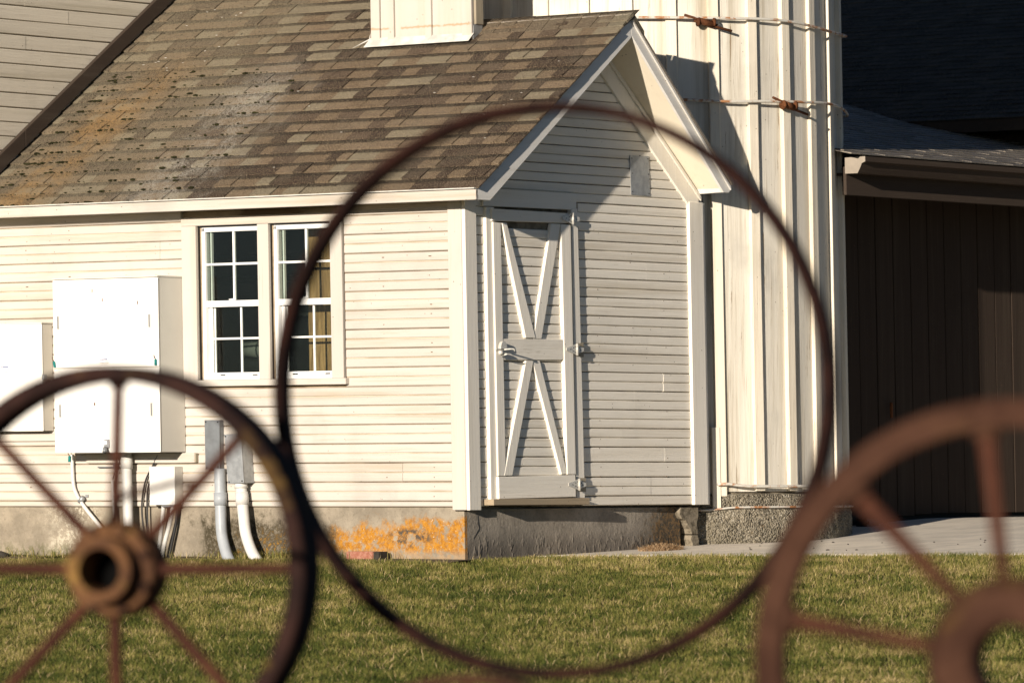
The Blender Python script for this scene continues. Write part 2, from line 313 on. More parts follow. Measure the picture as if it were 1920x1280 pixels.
# ------------------------------------------------------------------ builders
ORG = {}
def link(o, parent=None):
    COL.objects.link(o)
    if parent is not None: o.parent = parent
    return o
def thing(name, label, cat, loc, group=None):
    o = bpy.data.objects.new(name, None); o.empty_display_size = .2
    o.location = W(loc); ORG[o.name] = W(loc); link(o)
    o['label'] = label; o['category'] = cat
    if group: o['group'] = group
    ORG[o] = W(loc); return o
def tag(o, label, cat, group=None):
    o['label'] = label; o['category'] = cat
    if group: o['group'] = group
    return o
def build(name, verts, faces, mat, parent=None, smooth=False, bevel=0., seg=1, mats=None, fmat=None, kind=None, recalc=True, lean=True):
    P = [W(v) if lean else Vector(v) for v in verts]
    if parent is not None: org = ORG[parent]
    else:
        org = Vector((sum(p.x for p in P) / len(P), sum(p.y for p in P) / len(P), min(p.z for p in P)))
    me = bpy.data.meshes.new(name); bm = bmesh.new()
    vs = [bm.verts.new(p - org) for p in P]
    for i, f in enumerate(faces):
        try:
            q = bm.faces.new([vs[k] for k in f]); q.smooth = smooth
            if fmat: q.material_index = fmat[i]
        except ValueError: pass
    if recalc: bmesh.ops.recalc_face_normals(bm, faces=bm.faces)
    if bevel: bmesh.ops.bevel(bm, geom=[e for e in bm.edges], offset=bevel, segments=seg, affect='EDGES', clamp_overlap=True)
    bm.to_mesh(me); bm.free()
    for q in (mats or [mat]): me.materials.append(q)
    o = bpy.data.objects.new(name, me); link(o, parent)
    if parent is None: o.location = org
    ORG[o] = org
    if kind: o['kind'] = kind
    return o
BF = [(0, 1, 2, 3), (4, 7, 6, 5), (0, 4, 5, 1), (1, 5, 6, 2), (2, 6, 7, 3), (3, 7, 4, 0)]
def boxv(x0, x1, y0, y1, z0, z1):
    return [(x0, y0, z0), (x1, y0, z0), (x1, y1, z0), (x0, y1, z0), (x0, y0, z1), (x1, y0, z1), (x1, y1, z1), (x0, y1, z1)]
def box(name, x0, x1, y0, y1, z0, z1, mat, parent=None, bevel=.003, **k):
    return build(name, boxv(x0, x1, y0, y1, z0, z1), BF, mat, parent, bevel=bevel, **k)
def plank(name, quad, off, mat, parent, bevel=.003, **k):
    """quad: four corners, off: thickness vector"""
    off = Vector(off); q = [Vector(p) for p in quad]
    return build(name, q + [p + off for p in q], BF, mat, parent, bevel=bevel, **k)
def join(parts):
    v, f = [], []
    for pv, pf in parts:
        n = len(v); v += list(pv); f += [tuple(i + n for i in q) for q in pf]
    return v, f
def tube(path, rad, seg=10, cap=True):
    path = [Vector(p) for p in path]; rad = rad if isinstance(rad, (list, tuple)) else [rad] * len(path)
    v, f = [], []; n0 = None
    for i, p in enumerate(path):
        t = (path[min(i + 1, len(path) - 1)] - path[max(i - 1, 0)]).normalized()
        if n0 is None: n0 = t.orthogonal().normalized()
        n0 = (n0 - t * n0.dot(t)).normalized(); b = t.cross(n0)
        for k in range(seg):
            a = 2 * math.pi * k / seg; v.append(p + (n0 * math.cos(a) + b * math.sin(a)) * rad[i])
    for i in range(len(path) - 1):
        for k in range(seg):
            a, b2 = i * seg + k, i * seg + (k + 1) % seg; f.append((a, b2, b2 + seg, a + seg))
    if cap: f.append(tuple(range(seg))[::-1]); f.append(tuple((len(path) - 1) * seg + k for k in range(seg)))
    return v, f
def curve_pts(P, n=8):
    P = [Vector(p) for p in P]; out = []
    for i in range(len(P) - 1):
        a, b, c, d = P[max(i - 1, 0)], P[i], P[i + 1], P[min(i + 2, len(P) - 1)]
        for k in range(n):
            t = k / n; out.append(.5 * ((2 * b) + (c - a) * t + (2 * a - 5 * b + 4 * c - d) * t * t + (3 * b - a - 3 * c + d) * t ** 3))
    out.append(P[-1]); return out
def tubeo(name, P, r, mat, parent=None, seg=10, n=8, smooth=True, **k):
    v, f = tube(curve_pts(P, n) if n else P, r, seg); return build(name, v, f, mat, parent, smooth=smooth, **k)
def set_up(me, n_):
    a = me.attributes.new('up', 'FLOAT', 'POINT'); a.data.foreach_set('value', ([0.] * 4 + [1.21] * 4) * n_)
def mesh_local(name, verts, faces, mats, fmat=None, smooth=False):
    me = bpy.data.meshes.new(name); me.from_pydata([tuple(v) for v in verts], [], faces)
    for q in mats: me.materials.append(q)
    if fmat: me.polygons.foreach_set('material_index', fmat)
    if smooth: me.polygons.foreach_set('use_smooth', [True] * len(faces))
    bm = bmesh.new(); bm.from_mesh(me); bmesh.ops.recalc_face_normals(bm, faces=bm.faces); bm.to_mesh(me); bm.free()
    return me
def piece(name, me, parent, pos, rot=None, scale=(1, 1, 1)):
    o = bpy.data.objects.new(name, me); link(o, parent)
    o.location = W(pos) - ORG[parent]
    if rot is not None: o.rotation_euler = rot.to_euler() if isinstance(rot, Matrix) else rot
    o.scale = scale; return o
RL = Matrix.Rotation(-math.pi / 2, 3, 'Z')     # pieces of the long wall: local x -> -Y, local y -> +X
RG = Matrix.Identity(3)

def board_mesh(name, h, beads, mats, t=.016):
    prof = [(0, 0), (-.008, 0.0005)]; fm = [1]
    for i in range(beads):
        lo_, hi_ = (.002 if i == 0 else .0018), (.0040 if i == beads - 1 else .0030)
        a, b = h * i / beads + lo_, h * (i + 1) / beads - hi_; last = i == beads - 1
        prof += [(-t + .006, a), (-t, a + .005), (-t - .0006, (a + b) / 2), (-t, b - .005), (-t + .006, b), (-.0075 if last else -.0095, b + hi_ * .8)]; fm += [1 if i == 0 else 2, 0, 0, 0, 0, 1 if last else 2]
    prof[-1] = (-.006, h - .0006); prof.append((0, h)); fm.append(1)
    n = len(prof); v = [(0, y, z) for y, z in prof] + [(1, y, z) for y, z in prof]
    f = [(i, i + 1, n + i + 1, n + i) for i in range(n - 1)]; fm = fm[:n - 1] + [1] * (n - 1 - len(fm[:n - 1]))
    f += [tuple(range(n)), tuple(range(2 * n - 1, n - 1, -1))]; fm += [0, 0]
    return mesh_local(name, v, f, mats, fm)

# ================================================================== GROUND
def grid_sheet(name, f, s_rng, l_rng, ns, nl, mat, dz=0., keep=None):
    v, q = [], []; idx = {}
    for i in range(ns + 1):
        for j in range(nl + 1):
            s = s_rng[0] + (s_rng[1] - s_rng[0]) * i / ns; l = l_rng[0] + (l_rng[1] - l_rng[0]) * j / nl
            p = CC + f0 * s + r0 * l; v.append((p.x, p.y, f(p.x, p.y) + dz))
    for i in range(ns):
        for j in range(nl):
            a = i * (nl + 1) + j; q.append((a, a + 1, a + nl + 2, a + nl + 1))
    o = build(name, v, q, mat, None, smooth=True, lean=False, recalc=False, kind='structure')
    return o
def ss(a, b, n): return [a + (b - a) * i / n for i in range(n + 1)]
sv = [-250, -80, -30, -10, 0] + ss(4, 26, 11) + ss(27, 50, 46) + [54, 60, 90, 200, 500]
lv = [-400, -120, -40, -16] + ss(-10, 10, 40) + [16, 40, 120, 400]
v = []; q = []
for s in sv:
    for l in lv:
        p = CC + f0 * s + r0 * l; v.append((p.x, p.y, gz(p.x, p.y)))
for i in range(len(sv) - 1):
    for j in range(len(lv) - 1):
        a = i * len(lv) + j; q.append((a, a + 1, a + len(lv) + 1, a + len(lv)))
build('ground', v, q, mSoil, None, smooth=True, lean=False, recalc=False, kind='structure')

PAD_S = 40.78
v = []; q = []
S = [PAD_S - .03, PAD_S] + ss(PAD_S + .25, PAD_S + 13, 50); Ls = ss(.17, 9, 44)
for i, s in enumerate(S):
    for l in Ls:
        p = CC + f0 * s + r0 * l; v.append((p.x, p.y, gz(p.x, p.y) + (-.05 if i == 0 else .008)))
for i in range(len(S) - 1):
    for j in range(len(Ls) - 1):
        a = i * len(Ls) + j; q.append((a, a + 1, a + len(Ls) + 1, a + len(Ls)))
build('concrete_pad', v, q, cPad, None, smooth=True, lean=False, recalc=False, kind='structure')
v = []; q = []; Ys = ss(-.05, 4.9, 40)
for Y in Ys:
    for X in (-.42, -.30, -.15, .05): v.append((X + .03 * math.sin(Y * 7), Y, gz(X, Y) + .006 + (.008 if X > -.2 else 0)))
for i in range(len(Ys) - 1):
    for j in range(3): a = i * 4 + j; q.append((a, a + 1, a + 5, a + 4))
build('dirt_strip', v, q, mDust, None, smooth=True, lean=False, recalc=False, kind='structure')

# ================================================================== SHED
WG = 2.886                                   # width of the gable wall
shed = thing('white_shed', 'white clapboard gable shed with brown shingled roof and a narrow cross braced door', 'shed', (0, 0, 0))
# --- foundation
box('foundation', .012, .40, .045, 4.32, -.15, .376, cFoundL, shed, 0)
v = []; q = []; nx, nz = 60, 9
for i in range(nx + 1):
    for k in range(nz + 1):
        X = .013 + 2.56 * i / nx; z = -.1 + .455 * k / nz; e = sstep(.9, 2.55, X)
        v.append((X, .024 + .03 * e + random.uniform(-.0022, .0022) * (1 if 0 < i < nx else 0), z))
for i in range(nx):
    for k in range(nz): a = i * (nz + 1) + k; q.append((a, a + nz + 1, a + nz + 2, a + 1))
build('foundation_face', v, q, cFoundG, shed, smooth=True)
box('foundation', .45, 2.75, .10, .5, -.15, .38, cFoundG, shed, 0)
# crack in the gable foundation
cr = [(.065, .40), (.075, .30), (.072, .22), (.085, .17), (.06, .13)]
P = [(.10, .31), (.112, .27), (.108, .22), (.114, .18), (.10, .145), (.085, .11)]
plan = [( GW(892 + dx, y, .02) ) for dx, y in ((5, 966), (6, 980), (7, 990), (5, 996), (1, 1003), (-3, 1010))]
tubeo('crack', [(X + random.uniform(-.006, .006), .0225, z) for X, z in plan], .0022, mBlack, shed, 5, 3)
# --- sheathing (solid core of the building behind the boards), with openings left for window and door
AX, AZ = 1.577, 3.812                        # ridge
EXL, EZL = -.256, 2.538                      # left eave edge (top of roof)
def roofz_l(X): return EZL + (AZ - EZL) * (X - EXL) / (AX - EXL)
SR = 1.016                                   # steeper far slope
def roofz_r(X): return AZ - SR * (X - AX)
wy0, wy1, wz0, wz1 = 1.148, 2.355, 1.262, 2.352
for a, b, c_, d in ((.0, wy0, .37, 2.47), (wy1, 4.35, .37, 2.47), (wy0, wy1, .37, wz0), (wy0, wy1, wz1, 2.47)):
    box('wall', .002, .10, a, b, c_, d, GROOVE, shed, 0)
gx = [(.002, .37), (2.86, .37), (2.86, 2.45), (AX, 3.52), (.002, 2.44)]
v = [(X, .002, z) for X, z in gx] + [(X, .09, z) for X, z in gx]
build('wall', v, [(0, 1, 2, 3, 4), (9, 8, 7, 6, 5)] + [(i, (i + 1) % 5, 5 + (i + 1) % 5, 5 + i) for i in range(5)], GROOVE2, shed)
box('wall', 2.78, 2.86, .1, 4.3, .37, 2.5, pS, shed, 0)

# --- siding boards
HB = .1315
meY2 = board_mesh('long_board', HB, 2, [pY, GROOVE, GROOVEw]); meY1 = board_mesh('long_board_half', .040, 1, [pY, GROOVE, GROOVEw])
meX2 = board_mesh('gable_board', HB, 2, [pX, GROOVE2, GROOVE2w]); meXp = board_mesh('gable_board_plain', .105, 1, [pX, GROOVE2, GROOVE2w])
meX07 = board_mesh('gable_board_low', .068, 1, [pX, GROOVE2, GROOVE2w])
def yboard(me, ya, yb, z, par=shed):          # ya > yb, runs from the left end to the right end
    piece('siding_board', me, par, (random.uniform(-.0012, .0012), ya, z), RL, (ya - yb - .002, 1, 1)).rotation_euler = (0, random.uniform(-.0007, .0007), -math.pi / 2)
def xboard(me, xa, xb, z, par=shed, Y=0., name='siding_board'):
    o = piece(name, me, par, (xa, Y + random.uniform(-.0012, .0012), z), None, (xb - xa - .0003, 1, 1)); o.rotation_euler = (0, random.uniform(-.0008, .0008), 0)
def split(a, b, joints):
    e = [a] + [j for j in joints if min(a, b) < j < max(a, b)] + [b]; return list(zip(e[:-1], e[1:]))
z = .372; yboard(meY1, 4.33, .115, z); z += .041
k = 0
while z < 2.42:
    js = [random.choice([3.1, 2.7, 1.6, .55, 3.6]) if k % 3 == 1 else -1]
    if z + HB * .5 < 1.20 or z > 2.41:
        for a, b in split(4.33, .115, js): yboard(meY2, a, b, z)
    else:
        for a, b in split(4.33, 2.49, js): yboard(meY2, a, b, z)
        yboard(meY2, 1.03, .115, z)
    z += HB; k += 1
# gable rows
dX0, dX1 = .30, 1.335                        # door opening
rows = [(.372, meX07, .068), (.440, meX2, HB)]; z = .5725
for me, h in ((meXp, .105), (meXp, .105)): rows.append((z, me, h)); z += h + .0005
while z < 3.5: rows.append((z, meX2, HB)); z += HB
for i, (z, me, h) in enumerate(rows):
    zt = z + h
    xl = .02 if zt < 2.50 else (zt - 2.485) / .711 - .02
    xr = min(1.557 + (3.605 - zt) / .853, 2.64)
    if xr - xl < .08: continue
    segs = [(max(xl, .02), dX0 - .09), (dX1 - .03, xr)] if z < 2.40 else [(xl, xr)]
    for a, b in segs:
        if b - a < .04: continue
        js = [1.78, 2.12, 1.95, 2.3][i % 4] if i % 3 != 2 and b - a > 1 else -1
        for c_, d in split(a, b, [js]): xboard(me, c_, d, z)

# nail heads, joined into one part
parts = []
for k in range(15):
    z_ = .413 + .1315 * k
    for Y in (.28, .69, 1.5, 1.91, 2.62, 3.02, 3.55, 3.96):
        if 1.0 < Y < 2.5 and z_ > 1.1: continue
        for dz in (.03, .098): parts.append((boxv(-.0185, -.014, Y + random.uniform(-.01, .01) - .0028, Y + random.uniform(-.01, .01) + .0028, z_ + dz - .003, z_ + dz + .003), BF))
    for X in (1.52, 1.93, 2.33):
        for dz in (.03, .098): a_ = X + random.uniform(-.01, .01); parts.append((boxv(a_ - .0028, a_ + .0028, -.0185, -.014, z_ + dz - .003, z_ + dz + .003), BF))
parts = [p for p in parts if random.random() < .3]
v, f = join(parts); build('nail_heads', v, f, mRustN, shed, kind='stuff')
# --- corner boards and trim
def ybox(name, x0, x1, yA, yB, z0, z1, mat, par=shed, bv=.003, **k): return box(name, x0, x1, min(yA, yB), max(yA, yB), z0, z1, mat, par, bv, **k)
box('corner_board', -.034, -.002, -.006, .112, .350, 2.47, pZ, shed)
box('corner_board', -.030, .100, -.036, -.007, .348, 2.47, pZg, shed)
box('corner_board', 2.63, 2.80, -.040, -.010, .372, 2.545, pZg, shed)
box('corner_board', 2.795, 2.86, -.012, .2, .372, 2.545, pZg, shed)
# frieze under the long eave
box('frieze_board', -.030, -.001, 2.492, 4.33, 2.398, 2.47, pY, shed)
box('frieze_board', -.026, -.001, .115, 1.03, 2.420, 2.47, pY, shed)
# --- roof: decks, soffit, fascia, barge boards
OV = -.31; T = .018
def RLp(X, Y, d=0): return (X, Y, roofz_l(X) - d)
YB = 4.32; YH = 1.90; XH, = (2.75,)
D0 = .030
def slab(name, pts, t, mat, **k):
    v = list(pts) + [(p[0], p[1], p[2] - t) for p in pts]; n = len(pts)
    return build(name, v, [tuple(range(n)), tuple(range(2 * n - 1, n - 1, -1))] + [(i, (i + 1) % n, n + (i + 1) % n, n + i) for i in range(n)], mat, shed, **k)
slab('roof_deck', [RLp(EXL + .02, OV + .012, D0), RLp(EXL + .02, YB, D0), RLp(AX - .01, YB, D0), RLp(AX - .01, OV + .012, D0)], .02, pSoff)
slab('roof_deck', [RLp(AX - .01, YH, D0), RLp(AX - .01, YB, D0), RLp(XH, YB, D0), RLp(XH, YH, D0)], .02, pSoff)
# far slope
FR = Vector((2.751, OV, 2.640)); FW = Vector((2.760, 0, 2.640))
slab('roof_deck', [(AX + .01, OV + .012, AZ - .025), tuple(FR + Vector((0, .012, .02))), (2.78, .35, 2.66), (2.2, 1.9, 3.25), (AX + .01, 1.9, AZ - .025)], .022, pSoff)
v = [(AX - .02, OV - .02, AZ + .004), (FR.x + .01, OV - .02, FR.z + .045), (2.80, .33, 2.70), (2.25, 1.9, 3.26), (AX - .02, 1.9, AZ + .004)]
slab('far_slope_shingles', v, .024, mShD)
# eave fascia and soffit
box('fascia', EXL + .004, EXL + .026, OV + .0, YB, 2.452, 2.538 - .055, pY, shed)
box('fascia', EXL - .006, EXL + .018, OV + .0, YB, 2.448, 2.522, pY, shed, .003)
box('drip_edge', EXL - .031, EXL + .01, OV - .004, YB, 2.5225, 2.530, mFlash, shed, .001)
box('soffit', EXL + .02, .0, OV + .03, YB, 2.470, 2.482, pSoff, shed, 0)
def barge(name, a, b, h, y0, y1, mat, ends=None, bv=.003):
    """board following a slope: a,b = top edge points (X,z); h = vertical height"""
    quad = [(a[0], y0, a[1]), (b[0], y0, b[1]), (b[0], y0, b[1] - h), (a[0], y0, a[1] - h)]
    return plank(name, quad, (0, y1 - y0, 0), mat, shed, bv)
def prism(name, pts, y0, y1, mat, par, bv=.003):
    n = len(pts); v = [(X, y0, z) for X, z in pts] + [(X, y1, z) for X, z in pts]
    return build(name, v, [tuple(range(n)), tuple(range(2 * n - 1, n - 1, -1))] + [(i, (i + 1) % n, n + (i + 1) % n, n + i) for i in range(n)], mat, par, bevel=bv)
kz = AZ - .028 - .135
prism('barge_board', [(EXL - .004, roofz_l(EXL) - .028), (AX, AZ - .028), (AX, kz), (AX - (kz - 2.448) / .716, 2.448), (EXL - .004, 2.448)], OV, OV + .022, pSlope, shed)
prism('barge_board', [(AX, AZ - .028), (FR.x + .012, FR.z - .004), (FR.x - .004, 2.605), (FR.x - .075, 2.605), (AX, AZ - .145)], OV, OV + .022, pSlope, shed)
barge('barge_trim', (AX, AZ - .022), (FR.x + .004, FR.z + .012), .030, OV - .014, OV - .0005, pSlope)
# rake soffits (warped a little, as the far slope is)
sa = (AX - .03, OV + .03, AZ - .135)
build('soffit', [(AX, OV + .02, AZ - .145), (AX, .0, AZ - .22), (2.755, .0, 2.612), (2.748, OV + .02, 2.625)], [(0, 1, 2, 3)], pSoff, shed)
build('soffit', [(AX, OV + .02, AZ - .145), (AX, .0, AZ - .22), (-.10, .0, 2.47), (EXL + .03, OV + .02, 2.465)], [(0, 1, 2, 3)], pSoff, shed)
plank('soffit_edge_trim', [(2.72, OV + .02, 2.655), (2.72, .0, 2.645), (2.752, .0, 2.603), (2.752, OV + .02, 2.612)], (.012, 0, .0), pSlope, shed)
# frieze boards on the gable
def frieze(a, b, wv, y0=-.034, mat=pZg): plank('frieze_board', [(a[0], y0, a[1]), (b[0], y0, b[1]), (b[0], y0, b[1] - wv), (a[0], y0, a[1] - wv)], (0, .03, 0), mat, shed)
frieze((AX - .02, 3.625), (2.758, 2.60), .185)
plank('frieze_board', [(AX + .0, -.050, 3.610), (2.77, -.050, 2.590), (2.77, -.050, 2.555), (AX + .0, -.050, 3.575)], (0, .016, 0), pZg, shed)
frieze((AX - .021, 3.62), (-.02, 2.50), .15)

# --- door
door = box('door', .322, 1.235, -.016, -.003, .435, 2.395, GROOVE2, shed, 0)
for i in range(15):
    z = .45 + i * .1315
    if z + .13 < 2.40: xboard(meX2, .33, 1.23, z, door, -.014)
def gpx(y, *xs): return [GW(x, y, -.05)[0] for x in xs]
def gz_(y, x=1000): return GW(x, y, -.05)[1]
def gq(name, pts, par=door, y0=-.052, t=.024, mat=pZg, bv=.003):
    q = [GW(x, y, y0) for x, y in pts]; return plank(name, [(X, y0, z) for X, z in q], (0, t, 0), mat, par, bv)
box('door_casing', .205, .302, -.040, -.004, .385, 2.425, pZg, shed)
gq('door_casing', [(1071.5, 391), (1083, 391), (1097, 933), (1082, 933)], shed, -.044, .038)
gq('door_header', [(906, 352), (1081, 363), (1081, 394), (906, 386)], shed, -.040, .034, pX)
gq('door_stile', [(924.5, 416), (939, 418), (949, 892), (934.5, 892)])
gq('door_stile', [(1052, 420), (1070, 422), (1080, 889), (1064, 889)], door, -.056, .04)
gq('door_rail', [(922, 391), (1066, 400), (1066, 418.5), (923, 414)], door, -.054, .03, pX)
gq('door_rail', [(935, 893.5), (1079, 890), (1080, 931), (936, 935)], door, -.060, .04, pX)
gq('door_rail', [(939, 635), (1056, 636), (1057, 674.5), (940, 675)], door, -.050, .026, pX)
gq('door_brace', [(941.5, 417), (950.5, 418), (1004.5, 633.5), (986, 633.5)], door, -.054, .034)
gq('door_brace', [(1034, 419), (1051.5, 420), (1015.5, 635), (1000.5, 635)], door, -.050, .030)
gq('door_brace', [(986.5, 676), (1000.5, 676.5), (961, 891), (945.5, 891.5)], door, -.054, .034)
gq('door_brace', [(998.5, 676.5), (1012.5, 676.5), (1064, 888), (1053, 889)], door, -.050, .030)
sill = gq('door_sill', [(925.5, 935.5), (1106, 933), (1106, 945.5), (926, 947)], shed, -.105, .10, pSill)
# hinges
def hinge(x, y):
    yv = -.060
    X, z = GW(x, y, yv); h = .038
    blk = box('hinge_block', X + .02, X + .115, -.045, -.005, z - .052, z + .048, pRawEdge if y > 500 else pZg, door)
    hg = plank('hinge', [(X, yv, z - h), (X, yv, z + h), (X - .115, yv, z + .010), (X - .115, yv, z - .010)], (0, -.004, 0), mHard, door, .001)
    plank('hinge_leaf', [(X + .012, yv, z - h * .8), (X + .012, yv, z + h * .8), (X + .09, yv, z + .012), (X + .09, yv, z - .012)], (0, -.004, 0), mHard, hg, .001)
    v, f = tube([(X + .005, yv - .008, z - .042), (X + .005, yv - .008, z + .042)], .0085, 8); build('hinge_pin', v, f, mHard, hg, smooth=True)
    for dx, dz in ((-.035, .012), (-.035, -.012), (-.07, 0), (.03, .012), (.05, -.004), (-.015, .02), (-.015, -.02)):
        box('screw', X + dx - .003, X + dx + .003, yv - .0065, yv - .003, z + dz - .003, z + dz + .003, mBlack, hg, 0)
hinge(1072, 410); hinge(1080, 655); hinge(1084, 908)
# hasp on the lock side
X, z = GW(933, 655, -.07)
hs = box('hasp', X - .02, X + .10, -.075, -.058, z - .004, z + .008, mHard, door, .002)
v, f = tube([(X + .0, -.078, z - .022), (X + .03, -.09, z - .022)], .017, 12); build('padlock_eye', v, f, mHard, hs, smooth=True)
v, f = [], []
for i in range(13):
    a = math.pi * i / 12; v.append((X + .055 - .036 * math.cos(a), -.085, z + .006 + .052 * math.sin(a)))
n = len(v); v += [(p[0], -.062, p[2]) for p in v]
build('hasp_cap', v, [tuple(range(n)), tuple(range(2 * n - 1, n - 1, -1))] + [(i, (i + 1) % n, n + (i + 1) % n, n + i) for i in range(n)], mHard, hs)
tubeo('hasp_arm', [(X + .06, -.08, z), (X + .10, -.13, z + .004), (X + .115, -.13, z - .01)], .006, mHard, hs, 6, 3)
tubeo('hasp_arm', [(X + .02, -.07, z - .03), (X + .05, -.12, z - .03), (X + .03, -.07, z - .045)], .004, mHard, hs, 6, 3)

# patch plate
q = [GW(x, y, -.022) for x, y in ((1181, 291), (1216.5, 293), (1219, 368), (1183.5, 365))]
pl = plank('patch_plate', [(X, -.022, z) for X, z in q], (0, .003, 0), mGal, shed, .001)
for x, y in ((1185, 297), (1215, 298), (1186, 325), (1216, 327), (1186, 359), (1217, 363), (1200, 292)):
    X, z = GW(x, y, -.024); box('screw', X - .003, X + .003, -.026, -.021, z - .003, z + .003, mBlack, pl, 0)

# --- window
win = box('window', -.034, -.002, 1.04, 2.49, 2.352, 2.412, pY, shed)             # head casing carries the unit
box('window_casing', -.033, -.002, 2.357, 2.489, 1.263, 2.351, pZ, win); box('window_casing', -.033, -.002, 1.041, 1.146, 1.263, 2.351, pZ, win)
box('window_mullion', -.028, .02, 1.700, 1.800, 1.263, 2.351, pZ, win)
box('window_sill', -.058, .05, 1.005, 2.50, 1.219, 1.2625, pY, win)
zt_ = 2.338
for yl, yr in ((2.357, 1.800), (1.700, 1.146)):
    # raw wood liner shows on the left jamb
    box('jamb_gap', -.001, .058, yl - .0035, yl - .0005, 1.264, 2.351, mBlack, win, 0); box('head_gap', -.001, .02, yr, yl, zt_ + .003, 2.3515, mBlack, win, 0)
    box('jamb_liner', .012, .06, yl - .022, yl - .004, 1.264, 2.351, pSill, win)
    y1_, y0_ = yl - .024, yr + .004
    zb, zt, zm = 1.266, 2.338, 1.80
    fr_ = .030
    f1 = box('window_frame', .004, .062, y1_ - fr_, y1_, zb, zt, mVinyl, win); box('window_frame', .004, .062, y0_, y0_ + fr_ * .5, zb, zt, mVinyl, win)
    box('window_frame', .004, .062, y0_, y1_, zt - .030, zt + .001, mVinyl, win); box('window_frame', .002, .066, y0_, y1_, zb - .001, zb + .026, mVinyl, win)
    us = box('sash', .016, .040, y0_ + .015, y1_ - .028, zm - .022, zm + .022, mVinyl, win)
    g0, g1 = y0_ + .016, y1_ - fr_
    box('pane', .026, .029, g0, g1, zm + .020, zt - .028, mGlass, us, 0)
    gm = (g0 + g1) / 2 - .008
    for a in (0,):
        box('muntin', .018, .040, gm - .008, gm + .008, zm + .02, zt - .028, mVinyl, us, .002)
        box('muntin', .0185, .0395, g0, g1, 2.078 - .007, 2.078 + .009, mVinyl, us, .002)
    box('sash_stile', .031, .055, g1 - .040, g1 - .028, zm + .02, zt - .03, mVinyl, us, .002)
    ls = box('sash', .042, .064, g0, g1, zb + .024, zb + .050, mVinyl, win)
    box('sash_stile', .043, .064, g1 - .030, g1 - .001, zb + .05, zm - .02, mVinyl, ls, .002)
    box('sash_stile', .052, .066, g1 - .048, g1 - .036, zb + .05, zm - .02, mVinyl, ls, .002)
    box('pane', .053, .056, g0, g1 - .03, zb + .048, zm - .02, mGlass, ls, 0)
    gm2 = gm - .035
    box('muntin', .047, .062, gm2 - .007, gm2 + .007, zb + .048, zm - .02, mVinyl, ls, .002)
    box('muntin', .0475, .0615, g0, g1 - .03, 1.548, 1.562, mVinyl, ls, .002)
    for yy in (g1 - .12, g0 + .07):
        box('sash_latch', .030, .046, yy - .02, yy + .02, zb + .024, zb + .036, mBlack, ls, .002)
    v, f = tube([(.012, gm - .02, zm + .03), (.012, gm + .04, zm + .028)], .006, 8); build('sash_lock', v, f, mVinyl, us, smooth=True)
# the dark room behind
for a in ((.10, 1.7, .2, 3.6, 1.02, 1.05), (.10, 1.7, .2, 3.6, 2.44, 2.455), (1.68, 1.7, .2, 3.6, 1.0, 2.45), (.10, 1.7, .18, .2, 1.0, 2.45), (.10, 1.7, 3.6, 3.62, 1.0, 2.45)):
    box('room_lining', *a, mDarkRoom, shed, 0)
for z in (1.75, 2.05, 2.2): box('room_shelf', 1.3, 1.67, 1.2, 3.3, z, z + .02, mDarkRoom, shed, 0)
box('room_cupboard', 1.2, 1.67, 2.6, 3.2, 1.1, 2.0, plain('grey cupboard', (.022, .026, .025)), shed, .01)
py, pz_ = LW(585, 440, .24)
box('plywood_panel', .235, .25, 1.0, LW(576, 450, .235)[0], 1.06, 2.36, mPly, shed, 0)
roll = thing('cloth_roll', 'pale rolled cloth lying behind the lower left window panes', 'roll', (.30, 1.75, 1.05))
Y_, z_ = LW(452, 655, .3); v, f = tube([(.36, Y_, z_), (.30, Y_ - .30, z_ - .01)], [.055, .062], 16); build('cloth', v, f, mRoomThing, roll, smooth=True)
v, f = tube([(.40, Y_ + .02, z_ - .11), (.32, Y_ - .30, z_ - .12)], [.05, .05], 12); build('cloth', v, f, mDarkRoom, roll, smooth=True)

# --- shingles: separate tabs
def shingle_mesh(wd, ex, t):
    # local x across (to the right), local z up the slope, local -y outward
    j = .0007 if t < .015 else .0032
    v = [(j, 0, -.0), (wd - j, 0, 0), (wd - j, -t, 0), (j, -t, 0), (j + .001, -.001, ex + .03), (wd - j - .001, -.001, ex + .03), (wd - j - .001, .003, ex + .03), (j + .001, .003, ex + .03)]
    return v, [(0, 1, 2, 3), (3, 2, 5, 4), (4, 5, 6, 7), (0, 3, 4, 7), (1, 6, 5, 2), (0, 7, 6, 1)]
slope = math.atan2(AZ - EZL, AX - EXL); EX = .143; cs, sn = math.cos(slope), math.sin(slope)
# frame of the slope: x_local -> -Y, z_local -> up the slope, y_local -> into the roof
RS = Matrix(((0, sn, cs), (-1, 0, 0), (0, -cs, sn)))
widths = [.10, .13, .16, .19, .22, .27]; SM = {}
for wd in widths:
    for t in (.010, .019):
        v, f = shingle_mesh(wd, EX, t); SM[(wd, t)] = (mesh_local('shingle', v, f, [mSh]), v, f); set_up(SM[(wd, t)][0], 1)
tabs = []
nc = int(math.hypot(XH - EXL, (XH - EXL) * (AZ - EZL) / (AX - EXL)) / EX) + 1
for cidx in range(nc):
    d = cidx * EX; X = EXL - .006 + d * cs; zz = roofz_l(X) - .008
    y = YB - .01 - random.uniform(0, .2); yend = OV - .03 if X < AX - .05 else YH
    y = YB + random.uniform(0, .12)
    while y > yend + .02:
        wd = random.choice(widths)
        if y - wd < yend: wd = max(.02, y - yend)
        tabs.append((y, wd, X, zz + (random.uniform(-.001, .001) if cidx else 0), random.choice((.010, .010, .019)))); y -= wd
tabs.sort(key=lambda a: a[0])
near, rest = tabs[:300], tabs[300:]
for y, wd, X, zz, t in near:
    base = min(widths, key=lambda q: abs(q - wd)); o = piece('shingle', SM[(base, t)][0], shed, (X, y, zz), RS, (wd / base, 1, random.uniform(.995, 1.01)))
parts = []
